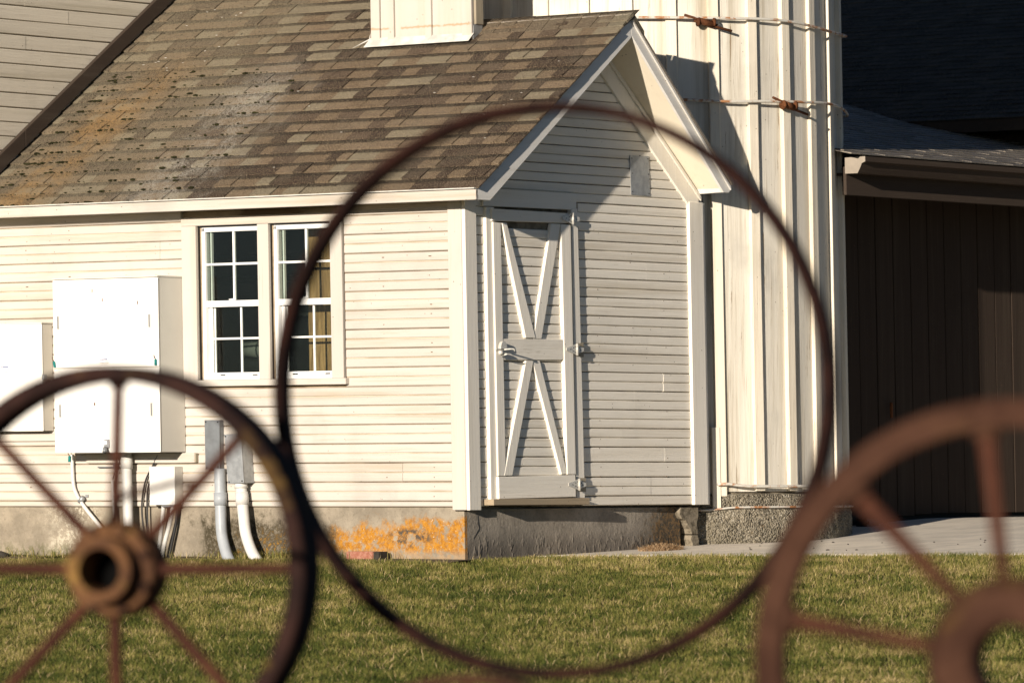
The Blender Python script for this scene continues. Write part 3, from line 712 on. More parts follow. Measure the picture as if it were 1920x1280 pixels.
for y, wd, X, zz, t in rest:
    base = min(widths, key=lambda q: abs(q - wd)); v, f = SM[(base, t)][1:]
    parts.append(([RS @ Vector((a * wd / base, b, c_)) + Vector((X, y, zz)) for a, b, c_ in v], f))
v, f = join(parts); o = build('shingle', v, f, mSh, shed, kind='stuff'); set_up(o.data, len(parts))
# ridge caps
yy = OV - .02
while yy < .93:
    v = []
    for yq, hh in ((yy, .012), (yy + .17, .004)):
        v += [(AX - .125, yq, roofz_l(AX - .125) + hh - .004), (AX, yq, AZ + hh + .006), (AX + .13, yq, roofz_r(AX + .13) + hh + .012), (AX + .13, yq, roofz_r(AX + .13) - .02), (AX, yq, AZ - .03), (AX - .125, yq, roofz_l(AX - .125) - .012)]
    build('ridge_cap', v, [(0, 1, 2, 3, 4, 5), (11, 10, 9, 8, 7, 6)] + [(i, (i + 1) % 6, 6 + (i + 1) % 6, 6 + i) for i in range(6)], mRidge, shed); yy += .143
# moss clumps along the butts of the tabs
parts = []
def blob(c, rx, ry, rz):
    v = []; f = []; n = 6
    for i in range(1, 3):
        for k in range(n):
            a = 2 * math.pi * k / n + i * .5; e = math.pi * i / 3; s = random.uniform(.75, 1.2)
            v.append((c[0] + rx * math.sin(e) * math.cos(a) * s, c[1] + ry * math.sin(e) * math.sin(a) * s, c[2] + rz * math.cos(e)))
    v = [(c[0], c[1], c[2] + rz)] + v + [(c[0], c[1], c[2] - rz)]
    for k in range(n): f += [(0, 1 + k, 1 + (k + 1) % n), (1 + k, 7 + k, 7 + (k + 1) % n, 1 + (k + 1) % n), (13, 7 + (k + 1) % n, 7 + k)]
    return v, f
for i in range(900):
    d = random.randrange(0, 14) * EX; X = EXL - .006 + d * cs
    u = random.random(); y = 2.25 + 1.9 * (1 - u * u) ** 1.0 if random.random() < .85 else random.uniform(2.2, 4.1)
    if X > 1.2: continue
    if random.random() < .25: X += random.uniform(0, EX) * cs
    s = random.choice((.004, .005, .006, .008, .010, .016)) * random.uniform(.7, 1.1)
    parts.append(blob((X - .004, y, roofz_l(X) + .002), s, s * random.uniform(1, 2.3), s * .6))
v, f = join(parts); build('moss', v, f, mMoss, shed, kind='stuff')
parts = [blob((X, y, roofz_l(X) + .006), .005, .012, .002) for X, y in [(random.uniform(1.2, 1.95), random.uniform(3.1, 4.0)) for _ in range(24)] + [(random.uniform(.0, 1.4), random.uniform(-.1, 2.2)) for _ in range(14)]]
v, f = join(parts); build('bird_droppings', v, f, mFlash, shed, kind='stuff')

# --- boarded shaft standing on the roof
sx0 = 1.395; sy0, sy1 = .945, 1.855
shaft = box('roof_shaft', sx0, sx0 + .11, sy0, sy1, roofz_l(sx0) - .05, 4.95, pShaft, shed, .004)
for ya, yb in ((1.855, 1.775), (1.70, 1.645), (1.36, 1.305), (1.03, .942)):
    box('shaft_batten', sx0 - .022, sx0, yb, ya, roofz_l(sx0) + .012, 4.95, pShaft, shaft)
box('shaft_batten', sx0 + .012, sx0 + .10, sy0 - .02, sy0 - .001, roofz_l(sx0) + .11, 4.95, pRawEdge, shaft)
zb = roofz_l(sx0)
plank('flashing', [(sx0 - .05, 1.90, zb - .016), (sx0 - .05, .95, zb - .012), (sx0 - .008, .93, zb + .045), (sx0 - .008, 1.87, zb + .05)], (-.003, 0, .003), mFlash, shaft, .001)
plank('flashing', [(sx0 - .01, sy0 - .004, zb + .0), (sx0 + .10, sy0 - .004, zb + .07), (sx0 + .105, sy0 - .008, zb + .19), (sx0 - .005, sy0 - .006, zb + .10)], (0, -.004, 0), mGal, shaft, .001)
plank('flashing', [(sx0 - .08, 1.98, zb - .02), (sx0 - .01, 1.88, zb + .04), (sx0 + .02, 1.868, zb + .16), (sx0 - .0, 1.875, zb + .05)], (.002, .004, .002), mFlash, shaft, .001)
box('shaft_patch', sx0 - .005, sx0 + .02, sy1, sy1 + .018, zb + .05, zb + .17, rLug, shaft)

# ================================================================== BARN (left)
barn = thing('white_barn', 'tall white barn wall of wide boards with dark rake trim, rising behind the shed roof', 'barn', (1.0, 4.6, 0))
BY = 4.345
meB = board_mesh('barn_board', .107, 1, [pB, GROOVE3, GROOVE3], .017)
zb = 2.0
while zb < 6.2:
    for a, b in split(-1.2, 5.2, [random.choice([.42, .9, 1.4, 1.75]) if random.random() < .5 else -9]): xboard(meB, a, b, zb, barn, BY)
    zb += .107
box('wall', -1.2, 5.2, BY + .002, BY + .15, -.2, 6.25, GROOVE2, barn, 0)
meB2 = meB
for i in range(20): xboard(meB2, -1.2, -.05, -.1 + i * .107, barn, BY)
def rb(name, off, h, y0, y1, mat, **k):
    a = (.0, roofz_l(0) + off); b = (3.3, roofz_l(3.3) + off)
    quad = [(a[0], y0, a[1] + h), (b[0], y0, b[1] + h), (b[0], y0, b[1]), (a[0], y0, a[1])]
    return plank(name, quad, (0, y1 - y0, 0), mat, barn)
for x0_, x1_ in ((-.42, .36), (.362, 3.3)):
    quad = [(x0_, BY - .055, roofz_l(x0_) + .155), (x1_, BY - .055, roofz_l(x1_) + .155), (x1_, BY - .055, roofz_l(x1_) + .028), (x0_, BY - .055, roofz_l(x0_) + .028)]
    plank('trim_board', quad, (0, .036, 0), pBrownTrim, barn, .004)

# ================================================================== SILO
box('roof_shade_box', 2.5, 4.4, 2.3, 4.3, 5.6, 9.0, pZ, barn, 0)  # unseen box, added to keep the sun off the upper brown roof
silo = thing('wooden_silo', 'round silo of upright cream boards and battens bound with iron rods, beside the shed', 'silo', (3.843, 1.25, 0))
SC = Vector((3.843, 1.250, 0)); SRad = 1.495; NB = 30
def sdir(th):
    a = math.radians(th); return -f0 * math.cos(a) + r0 * math.sin(a)
def spt(th, rad, z): p = SC + sdir(th) * rad; return (p.x, p.y, z)
STOP = 9.0
def sboard(name, t0, t1, ra, rb_, z0, z1, mat, bv=.003):
    v = [spt(t0, rb_, z0), spt(t1, rb_, z0), spt(t1, ra, z0), spt(t0, ra, z0), spt(t0, rb_, z1), spt(t1, rb_, z1), spt(t1, ra, z1), spt(t0, ra, z1)]
    return build(name, v, BF, mat, silo, bevel=bv)
# angle of the dark joints read from the photograph (right edge of each batten)
for i in range(NB):
    t1 = -3 + 12 * i
    if t1 > 180: t1 -= 360
    vis = -75 < t1 < 110
    cosb = math.cos(math.radians(6))
    j = random.uniform(-.004, .004)
    sboard('silo_board', t1 - 11.9, t1 + .0, 1.44, SRad + j, .455 + random.uniform(-.012, .02), STOP, pS)
    if vis:
        zb0 = random.choice((.45, .43, .47, .47)); bw = 3.05
        sboard('batten', t1 - bw + .25, t1 + .25, SRad - .02, SRad + .026, zb0, STOP, pSb, .004)
v = [spt(t, 1.47, z) for z in (.42, STOP + .0) for t in range(0, 360, 12)]
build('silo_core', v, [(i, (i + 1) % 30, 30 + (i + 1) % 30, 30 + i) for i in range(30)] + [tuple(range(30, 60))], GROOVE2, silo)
sboard('batten', 16.9, 19.3, SRad + .001, SRad + .034, .335, .93, pSb, .004)
def ring(name, z, rad, r, mat, t0=-95, t1=110, sag=(), par=silo, seg=8):
    P = []
    for t in range(t0, t1 + 1, 3):
        zz = z + sum(a * math.exp(-((t - c_) / wd) ** 2) for a, c_, wd in sag)
        P.append(spt(t, rad, zz))
    v, f = tube(P, r, seg); return build(name, v, f, mat, par, smooth=True)
def lug(hoop, t, z, tilt=-.035):
    a, b = Vector(spt(t - 2.2, SRad + .06, z)), Vector(spt(t + 2.2, SRad + .06, z))
    d = (b - a).normalized()
    v, f = tube([a + Vector((0, 0, .014)), b + Vector((0, 0, tilt * .5))], .024, 10); l = build('hoop_coupling', v, f, rLug, hoop, smooth=True)
    v, f = tube([a - d * .10 + Vector((0, 0, .050)), b + d * .03 + Vector((0, 0, -.01 + tilt * .3))], .010, 7); build('hoop_bolt', v, f, rLug, hoop, smooth=True)
    v, f = tube([a - d * .03 + Vector((0, 0, .008)), b + d * .14 + Vector((0, 0, -.05 + tilt * .3))], .010, 7); build('hoop_bolt', v, f, rLug, hoop, smooth=True)
    for e, c_ in ((0.0, a), (0., b)):
        v, f = tube([c_ + d * (-.006 if c_ is a else -.006), c_ + d * .010], .034, 10); build('hoop_nut', v, f, rLug, hoop, smooth=True)
h1 = ring('hoop', 3.885, SRad + .057, .0105, mRod, sag=((-.045, 72, 22), (.012, 40, 14))); lug(h1, 17, 3.855)
h2 = ring('hoop', 3.30, SRad + .057, .0105, mRod, sag=((-.035, 88, 14), (.012, 62, 14), (-.015, 22, 12))); lug(h2, 43, 3.275)
ring('hoop', .502, SRad + .057, .011, mRod, 18, 52, sag=((.02, 20, 4),)); ring('hoop', .495, SRad + .057, .010, mRod, 75, 110)
# foundation
v = []; q = []; nt_, nz_ = 150, 12
for k in range(nz_ + 1):
    for i in range(nt_ + 1):
        t = -100 + 215 * i / nt_; z = -.1 + .545 * k / nz_
        rr = 1.512 + (.012 if z < .33 else -.005) + random.uniform(-.006, .006)
        v.append(spt(t, rr, z))
for k in range(nz_):
    for i in range(nt_): a = k * (nt_ + 1) + i; q.append((a, a + 1, a + nt_ + 2, a + nt_ + 1))
n0 = len(v); v += [spt(-100 + 215 * i / nt_, 1.40, .455) for i in range(nt_ + 1)]
for i in range(nt_): a = nz_ * (nt_ + 1) + i; q.append((a, a + 1, n0 + i + 1, n0 + i))
build('foundation', v, q, cSilo, silo, smooth=True)
ring('foundation_rod', .352, 1.535, .0075, mRod, 12, 110, sag=((-.022, 14, 6),))

# mortar patch between the two foundations
def rock(name, pts, y0, y1, mat, par):
    n = len(pts); v = [(X, y0 + random.uniform(-.012, .012), z) for X, z in pts] + [(X + random.uniform(-.01, .01), y1, z) for X, z in pts]
    return build(name, v, [tuple(range(n)), tuple(range(2 * n - 1, n - 1, -1))] + [(i, (i + 1) % n, n + (i + 1) % n, n + i) for i in range(n)], mat, par, bevel=.006)
gp = lambda pts, Y=-.02: [GW(x, y, Y) for x, y in pts]
prism('mortar_patch', gp([(1276, 950), (1309, 950), (1310, 966), (1307, 980), (1309, 1001), (1297, 1001), (1294, 991), (1289, 984), (1285, 975), (1278, 972), (1274, 964)], .015), .015, .3, mMortar, shed, .004)
prism('mortar_patch', gp([(1297, 1002.5), (1309, 1002.5), (1311, 1014), (1310, 1034), (1299, 1034), (1298, 1018), (1295, 1010)], .012), .012, .3, mMortar, shed, .004)

# ================================================================== BROWN BUILDING (right)
bb = thing('brown_building', 'dark brown board building in deep shade with guttered porch roof, right of the silo', 'building', (7.0, .7, .15))
def bbox(name, x0, x1, y0, y1, z0, z1, mat, par=bb, bv=.003, **k): return box(name, x0, x1, y0, y1, z0, z1, mat, par, bv, **k)
X = 4.9; i = 0
while X < 10.5:
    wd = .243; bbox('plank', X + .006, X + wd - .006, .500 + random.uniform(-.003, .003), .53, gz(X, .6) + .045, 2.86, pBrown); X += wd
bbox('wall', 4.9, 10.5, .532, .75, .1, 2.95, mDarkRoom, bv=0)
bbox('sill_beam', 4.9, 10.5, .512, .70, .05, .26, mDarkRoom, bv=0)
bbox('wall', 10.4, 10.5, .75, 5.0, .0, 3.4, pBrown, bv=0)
bbox('door_handle', 5.98, 6.0, .45, .47, 1.02, 1.14, rLug)
FX0 = 4.43
bbox('fascia', FX0, 10.6, -.200, -.165, 2.655, 2.865, pBrownTrim)
bbox('soffit', FX0, 10.6, -.16, .60, 2.80, 2.82, pBrownTrim, bv=0)
# K-profile gutter
prof = [(-.205, 2.93), (-.205, 2.812), (-.315, 2.812), (-.335, 2.845), (-.355, 2.885), (-.385, 2.897), (-.385, 2.935), (-.378, 2.935), (-.378, 2.904), (-.347, 2.892), (-.327, 2.852), (-.312, 2.820), (-.213, 2.820), (-.213, 2.93)]
n = len(prof); v = [(FX0 - .02, y, z) for y, z in prof] + [(10.6, y, z) for y, z in prof]
gut = build('gutter', v, [(i, (i + 1) % n, n + (i + 1) % n, n + i) for i in range(n)], pBrownTrim, bb)
v = [(FX0 - .021, y, z) for y, z in prof[:7]] + [(FX0 - .016, y, z) for y, z in prof[:7]]
build('gutter_end_cap', v, [tuple(range(7)), tuple(range(13, 6, -1))] + [(i, (i + 1) % 7, 7 + (i + 1) % 7, 7 + i) for i in range(7)], plain('sunlit brown enamel', (.30, .26, .21), .4), gut)  # cap colour lightened to paint in the sun on this end
# porch roof of small shingles
PSL = .22; PC = math.cos(math.atan(PSL)); PN = math.sin(math.atan(PSL)); py0, pz0 = -.345, 2.945
build('roof_deck', [(4.4, py0, pz0), (10.6, py0, pz0), (10.6, 4.6, pz0 + PSL * (4.6 - py0)), (4.4, 4.6, pz0 + PSL * (4.6 - py0))], [(0, 1, 2, 3)], pBrownTrim, bb)
RP = Matrix(((1, 0, 0), (0, PN, PC), (0, -PC, PN)))
parts = []
for c_ in range(33):
    d = c_ * .143; y = py0 + d * PC - .01; z = pz0 + d * PN + .003; x = 4.42 - random.uniform(0, .2)
    while x < 10.6:
        wd = random.choice(widths); v, f = shingle_mesh(wd, EX, random.choice((.006, .010)))
        parts.append(([RP @ Vector(q) + Vector((x, y, z)) for q in v], f)); x += wd
v, f = join(parts); o = build('shingle', v, f, mShD, bb, kind='stuff'); set_up(o.data, len(parts))
# upper storey and its roof, whose eave runs along Y
UX, UE, UZ = 9.10, 8.70, 3.475
bbox('upper_wall', UX, UX + .1, -1.5, 6.0, 2.9, 3.56, pBrown, bv=0)
bbox('upper_fascia', UE, UE + .03, -1.5, 6.0, UZ - .10, UZ + .001, pBrownTrim, bv=0)
bbox('upper_soffit', UE + .03, UX, -1.5, 6.0, UZ - .07, UZ - .055, pBrownTrim, bv=0)
US = .335; UC = math.cos(math.atan(US)); UN = math.sin(math.atan(US))
build('roof_deck', [(UE - .004, -1.5, UZ - .002), (UE - .004, 6.0, UZ - .002), (UE + 7, 6.0, UZ + US * 7 - .004), (UE + 7, -1.5, UZ + US * 7 - .004)], [(0, 1, 2, 3)], pBrownTrim, bb)
RU = Matrix(((0, UN, UC), (-1, 0, 0), (0, -UC, UN)))
parts = []
for c_ in range(46):
    d = c_ * .143; x = UE + d * UC - .012; z = UZ + d * UN + .003; y = 5.6 + random.uniform(0, .2)
    while y > -1.5:
        wd = random.choice(widths[2:]); v, f = shingle_mesh(wd, EX, random.choice((.005, .009)))
        parts.append(([RU @ Vector(q) + Vector((x, y, z)) for q in v], f)); y -= wd
v, f = join(parts); o = build('shingle', v, f, mShU, bb, kind='stuff'); set_up(o.data, len(parts))
X_, z_ = 5.55, .20
blk = box('rubber_block', 5.42, 5.62, .32, .46, gz(5.5, .4) + .005, gz(5.5, .4) + .065, mBlack, None, .02, seg=2)
tag(blk, 'small black rubber block on the shaded concrete pad at the foot of the brown wall', 'block')

# ================================================================== ELECTRICAL GEAR ON THE LONG WALL
cab = thing('electrical_cabinet', 'large white two door electrical cabinet on the clapboard wall left of the window', 'electrical cabinet', (-.15, 2.98, .75))
A0, A1 = 2.486, 3.468; Z0, Zm, Z1 = .755, 1.355, 1.985; XF = -.300
box('cabinet_body', XF + .012, -.018, A0 + .004, A1 - .004, Z0 + .002, Z1 + .012, mCabSide, cab, .003)
box('rain_lip', XF - .006, -.018, A0 - .002, A1 + .004, Z1 + .004, Z1 + .016, mCabSide, cab, .002)
d1 = box('cabinet_door', XF - .002, XF + .010, A0, A1, Zm + .004, Z1, mCab, cab, .004); d2 = box('cabinet_door', XF - .002, XF + .010, A0, A1, Z0, Zm - .003, mCab, cab, .004)
for dd, pts in ((d1, ((110, 605), (281, 601))), (d2, ((114, 770), (285, 767)))):
    for x, y in pts:
        Y, z = LW(x, y, XF); box('door_slot', XF - .010, XF - .001, Y - .010, Y + .010, z - .05, z + .05, mCabSide, dd, .002)
        box('slot_shadow_gap', XF - .0115, XF - .0102, Y - .0075, Y + .004, z - .044, z + .044, mGalD, dd, 0)
def seal(x, y, X, par, tilt=0.):
    Y, z = LW(x, y, X); s = plank('wire_seal', [(X - .012, Y + .011 + tilt, z + .022), (X - .012, Y - .011 + tilt, z + .022), (X - .012, Y - .011, z - .022), (X - .012, Y + .011, z - .022)], (.008, 0, 0), mTeal, par, .003)
    tubeo('seal_wire', [(X - .008, Y + tilt, z + .022), (X - .012, Y + .01 + tilt, z + .04), (X - .0, Y + .02 + tilt, z + .055)], .003, rLug, s, 5, 3)
seal(104, 683, XF, cab, .008); seal(293, 679, XF, cab)
def label(x, y, X, par, blue=True):
    Y, z = LW(x, y, X); wd = .085
    pl_ = box('label_plate', X - .0022, X - .0005, Y - wd / 2 - .006, Y + wd / 2 + .006, z - .03, z + .035, mCab, par, 0)
    def stroke(a, b, z0, h, mt): box('label_line', X - .0034, X - .0024, Y + wd / 2 - wd * b, Y + wd / 2 - wd * a, z + z0, z + z0 + h, mt, pl_, 0)
    # slanted initial followed by small letters, then lines of fine print
    k = 0
    for a, b, h in ((.02, .10, .004), (.10, .13, .010), (.13, .22, .004), (.24, .30, .009), (.32, .38, .008), (.40, .47, .009), (.50, .56, .009), (.585, .64, .009), (.66, .70, .011), (.72, .84, .010)): stroke(a, b, .012, h, mInk)
    stroke(.58, .98, .001, .003, mInkG)
    for a, b in ((.02, .18), (.24, .5), (.56, .68), (.74, .99)): stroke(a, b, -.010, .004, mInkG)
    for a, b in ((.16, .36), (.44, .86)): stroke(a, b, -.021, .0035, mInkG)
label(196, 678, XF, cab)
Y, z = LW(202, 832, XF); lk = box('cabinet_lock', XF - .020, XF - .002, Y - .022, Y + .022, z - .028, z + .032, mGal, cab, .004)
box('lock_face', XF - .024, XF - .0205, Y - .012, Y + .014, z - .004, z + .022, mVinyl, lk, .001)
v, f = tube([(XF - .03, Y - .0, z - .03), (XF - .06, Y - .02, z - .055)], .016, 8); build('padlock', v, f, mGalD, lk, smooth=True)
for x, y in ((173, 545), (192, 562), (258, 567)):
    Y, z = LW(x, y, XF); box('rust_chip', XF - .0032, XF - .0021, Y - .004, Y + .004, z - .014, z + .012, rLug, d1, 0)
Y, z = LW(178, 757, XF); box('rust_chip', XF - .0032, XF - .0021, Y - .006, Y + .006, z - .012, z + .010, rLug, d2, 0)

XG = -.135
cab2 = thing('meter_cabinet', 'smaller white metal cabinet with side latch, cut off by the left edge of the photo', 'electrical cabinet', (-.07, 3.9, .9))
a0, zt2 = LW(78, 607, XG); _, zb2 = LW(80, 808, XG)
box('cabinet_body', XG + .010, -.018, a0 + .002, 4.30, zb2 + .002, zt2 - .002, mCabSide, cab2, .003)
box('rain_lip', XG - .006, -.018, a0 - .003, 4.31, zt2 + .0, zt2 + .012, mCabSide, cab2, .002)
dd = box('cabinet_door', XG - .002, XG + .008, a0, 4.30, zb2, zt2, mCab, cab2, .004)
label(10, 692, XG, cab2)
Y, z = LW(62, 617, XG); box('sticker', XG - .0032, XG - .0022, Y - .022, Y + .022, z - .022, z + .022, plain('faded sticker', (.66, .63, .56)), dd, 0)
Y, z = LW(84, 707, XG + .03); lt = box('latch', XG - .012, XG + .03, a0 - .020, a0 - .001, z - .02, z + .02, mGal, cab2, .004)
box('padlock_body', XG + .04, XG + .07, a0 - .03, a0 - .004, z - .06, z - .02, rLug, lt, .006)
Y, z = LW(140, 860, -.03)
bl = box('backing_plank', -.045, -.017, 2.39, 3.40, .682, .752, pY, None, .003); tag(bl, 'cream painted plank fixed to the wall under the large white cabinet', 'plank')
box('backing_plank_end', -.046, -.018, 2.375, 2.389, .684, .750, pRawEdge, bl, .002)
pl2 = box('backing_plank', -.040, -.017, 3.52, 4.30, LW(40, 822, -.03)[1] - .02, LW(40, 813, -.03)[1], pY, None, .003); tag(pl2, 'cream plank on the wall under the smaller cabinet at the left edge', 'plank')
# strut bracket under the cabinet
br = box('conduit_bracket', -.040, -.017, 2.98, 3.30, .648, .658, mGalD, None, .002); tag(br, 'thin grey metal strut on the wall below the large white cabinet', 'bracket')
box('bracket_tab', -.048, -.018, 3.12, 3.145, .640, .682, mGalD, br, .002)

def conduit(name, label_, pts, r, mat, X, couplings=(), group=None, seg=14):
    """pts: photograph pixels of the axis, X: distance of the axis from the wall (list or number)"""
    P = []
    for i, (x, y) in enumerate(pts):
        xx = X[i] if isinstance(X, (list, tuple)) else X
        Y, z = LW(x, y, xx); P.append((xx, Y, z))
    g = gz(P[-1][0], P[-1][1])
    o = tubeo(name, P, r, mat, None, seg, 8); tag(o, label_, 'conduit', group or 'conduits on the long wall')
    for k, (ya, yb) in enumerate(couplings):
        pts2 = []
        for yy in (ya, yb):
            # interpolate the axis at this pixel height
            for (xa, y0), (xb, y1), p, q in zip(pts[:-1], pts[1:], P[:-1], P[1:]):
                if min(y0, y1) <= yy <= max(y0, y1) and y0 != y1:
                    t = (yy - y0) / (y1 - y0); pts2.append(Vector(p).lerp(Vector(q), t)); break
        if len(pts2) == 2:
            v, f = tube(pts2, r * 1.17, seg); build('coupling', v, f, mat, o, smooth=True)
    return o
conduit('pvc_conduit', 'thick white vertical pipe running from the large cabinet down the wall', [(237, 848), (238, 900), (240, 960), (243, 1055)], .037, mPVC, -.10, ((855, 878),), seg=20)
c1 = conduit('thin_conduit', 'thin white conduit bending right below the teal seal at the cabinet corner', [(135, 852), (137, 900), (143, 925), (160, 952), (190, 990), (205, 1020), (210, 1055)], .0135, mPVC, -.045)
seal(131, 860, -.06, c1, -.004)
Y, z = LW(152, 936, -.05); v, f = tube([(-.045, Y + .02, z - .018), (-.045, Y - .018, z + .016)], .019, 12); build('pipe_clamp', v, f, mGal, c1, smooth=True)
box('clamp_ear', -.03, -.017, Y - .045, Y - .02, z + .015, z + .035, mGal, c1, .002)
conduit('cut_conduit', 'short grey conduit with loose wires beside the thick white pipe', [(211, 900), (213, 940), (217, 985)], .011, mPVC, -.04)
wr = None
for i, q in enumerate(([(212, 898), (216, 882), (224, 872)], [(211, 898), (222, 878), (224, 860)], [(214, 890), (219, 876), (226, 868)])):
    P = [(-.05, *LW(x, y, -.05)) for x, y in q]
    if i == 0: wr = tubeo('loose_wires', P, .0028, mBlack, None, 5, 4); tag(wr, 'thin loose dark wires curling beside the thick white pipe', 'wires')
    else: tubeo('wire', P, .0028, mBlack, wr, 5, 4)
for q, l in (([(296, 853), (287, 872), (274, 898), (268, 925), (266, 950), (268, 980), (275, 1020)], 'black cable curving left from under the large cabinet down the foundation'), ([(291, 862), (284, 890), (277, 920), (276, 960), (278, 1010)], 'black cable hanging straight down behind the small white box')):
    P = [(-.04, *LW(x, y, -.04)) for x, y in q]; o = tubeo('black_cable', P, .0065, mBlack, None, 7, 6); tag(o, l, 'cable')
# small junction box
XS = -.11; ya, z1_ = LW(327, 874, XS); yb, z0_ = LW(281, 946, XS)
jb = thing('junction_box', 'small white metal box low on the wall below the large cabinet', 'junction box', (XS / 2, (ya + yb) / 2, z0_))
box('box_body', XS + .006, -.017, ya + .001, yb - .001, z0_ + .002, z1_ - .001, mCabSide, jb); box('box_cover', XS - .002, XS + .005, ya, yb, z0_, z1_, mCab, jb)
box('box_foot', XS + .01, -.03, ya + .02, yb - .10, z0_ - .016, z0_ + .001, mGalD, jb)
conduit('pvc_conduit', 'left of the two thin white pipes under the small white box', [(307, 946), (304, 980), (299, 1020), (296, 1050)], .015, mPVC, -.065)
conduit('pvc_conduit', 'right of the two thin white pipes under the small white box, slanting left', [(326, 944), (317, 985), (308, 1020), (302, 1052)], .0155, mPVC, -.075)
conduit('steel_conduit', 'dark pipe slanting down behind the thin white pipes', [(334, 940), (330, 980), (322, 1020), (316, 1052)], .011, mBlack, -.03)
# two grey pull boxes with their big curved conduits
def pullbox(label_, quad, X, side, matf, mats_, tilt=0.):
    q = [LW(x, y, X) for x, y in quad]       # tl, tr, br, bl
    cy = sum(a for a, b in q) / 4; b_ = thing('pull_box', label_, 'junction box', (X / 2, cy, q[3][1]), 'metal pull boxes on the long wall')
    pts = [(X, a, b) for a, b in q]; plank('box_cover', pts, (.006, 0, 0), matf, b_, .002)
    inn = [(X + .007, a + (.003 if i in (1, 2) else -.003), b) for i, (a, b) in enumerate(q)]
    plank('box_body', inn, (-X - .024, 0, 0), mats_, b_, .002)
    for i, (a, b) in enumerate(q):
        sy = .014 * (1 if i in (1, 2) else -1); sz = .014 * (-1 if i < 2 else 1)
        box('screw', X - .003, X - .0005, a + sy - .005, a + sy + .005, b + sz - .005, b + sz + .005, mBlack, b_, 0)
    return b_
pullbox('left of two metal pull boxes on the wall, dull blue grey steel', ((383, 787), (411, 787), (412, 879), (385, 880)), -.07, 0, mGalD, mGalD)
pullbox('right of two metal pull boxes on the wall, pale grey and slightly tilted', ((420, 814), (451, 812), (457, 905), (427, 907)), -.14, 0, mGal, mGal)
conduit('pvc_conduit', 'left of the two thick curved conduits, blue grey, entering the ground', [(412, 878), (413, 925), (414, 960), (416, 1000), (424, 1035), (432, 1053)], .040, mPVCg, [-.055, -.055, -.06, -.07, -.10, -.12], ((923, 947),), seg=20)
conduit('pvc_conduit', 'right of the two thick curved conduits, pale grey, entering the ground', [(451, 902), (453, 925), (456, 960), (461, 1000), (472, 1033), (484, 1053)], .040, mPVC, [-.085, -.085, -.09, -.10, -.13, -.15], ((905, 915), (922, 946)), seg=20)

# ================================================================== SMALL THINGS ON THE GROUND
Y, z = LW(680, 1046, -.10)
bk = thing('brick', 'weathered red brick lying against the foundation under the orange lichen', 'brick', (-.08, .78, 0))
g0_ = gz(-.1, .8)
box('brick_body', -.13, -.03, .735, .97, g0_ + .01, g0_ + .068, mBrick, bk, .006, seg=2); box('sooty_end', -.131, -.028, .67, .734, g0_ + .010, g0_ + .067, mStone, bk, .008, seg=2)
st = thing('stone', 'small dark stone at the foot of the wall by the left edge', 'stone', (-.08, 4.12, -.04))
v, f = blob((-.09, 4.19, gz(-.1, 4.1) + .03), .05, .085, .035); build('stone_body', v, f, mStone, st, smooth=True)

# blades: numpy builder shared by lawn, weeds and straw
def blades(name, px, py, pz, hgt, wid, az, lean, tint, mat, bend=.5):
    n = len(px); dx, dy = np.cos(az), np.sin(az); wx, wy = -dy * wid / 2, dx * wid / 2
    V = np.zeros((n, 5, 3), np.float32)
    for i, (t, ww) in enumerate(((0, 1), (0, -1), (.55, .8), (.55, -.8), (1, 0))):
        off = lean * hgt * (t ** 1.6)
        V[:, i, 0] = px + dx * off + wx * ww; V[:, i, 1] = py + dy * off + wy * ww
        V[:, i, 2] = pz + hgt * t * np.sqrt(np.clip(1 - (lean * t * bend) ** 2, .05, 1))
    c = V[:, :, :2].reshape(-1, 2).mean(0); org = Vector((float(c[0]), float(c[1]), float(pz.min())))
    V -= np.array(org, np.float32)
    base = (np.arange(n) * 5)[:, None]; tri = np.concatenate([base + np.array([[0, 1, 3]]), base + np.array([[0, 3, 2]]), base + np.array([[2, 3, 4]])], 1).reshape(-1)
    me = bpy.data.meshes.new(name); me.vertices.add(n * 5); me.vertices.foreach_set('co', V.reshape(-1))
    nt3 = n * 3; me.loops.add(nt3 * 3); me.loops.foreach_set('vertex_index', tri.astype(np.int32))
    me.polygons.add(nt3); me.polygons.foreach_set('loop_start', np.arange(0, nt3 * 3, 3, dtype=np.int32)); me.polygons.foreach_set('loop_total', np.full(nt3, 3, np.int32))
    at = me.attributes.new('tint', 'FLOAT', 'POINT'); at.data.foreach_set('value', np.repeat(tint, 5).astype(np.float32))
    me.update(); me.validate(); me.materials.append(mat)
    o = bpy.data.objects.new(name, me); COL.objects.link(o); o.location = org; return o
def gz_np(X, Y):
    s = .8 * (X - CC.x) + .6 * (Y - CC.y); e = s - 40.1
    far = np.where(s <= 30, -.48 - .12 * (1 - np.exp(-np.clip(30 - s, 0, None) / 2.5)), .0475 * e)
    right = np.minimum(.24, .025 * e + .0032 * e * e); left = np.maximum(-.05, -.012 * e)
    t = np.clip((X + .3) / .8, 0, 1); k = t * t * (3 - 2 * t)
    return np.where(e <= 0, far, right * k + left * (1 - k))
def vnoise(x, y, seed):
    """smooth value noise in numpy"""
    r = np.random.default_rng(seed).random((256, 256)); xi = np.floor(x).astype(int); yi = np.floor(y).astype(int); fx = x - xi; fy = y - yi
    fx = fx * fx * (3 - 2 * fx); fy = fy * fy * (3 - 2 * fy); g = lambda a, b: r[a % 256, b % 256]
    return (g(xi, yi) * (1 - fx) + g(xi + 1, yi) * fx) * (1 - fy) + (g(xi, yi + 1) * (1 - fx) + g(xi + 1, yi + 1) * fx) * fy
n = 520000
s = 27.5 + (44.0 - 27.5) * rng.random(n); l = (rng.random(n) * 2 - 1) * (s * .0875 + 1.0)
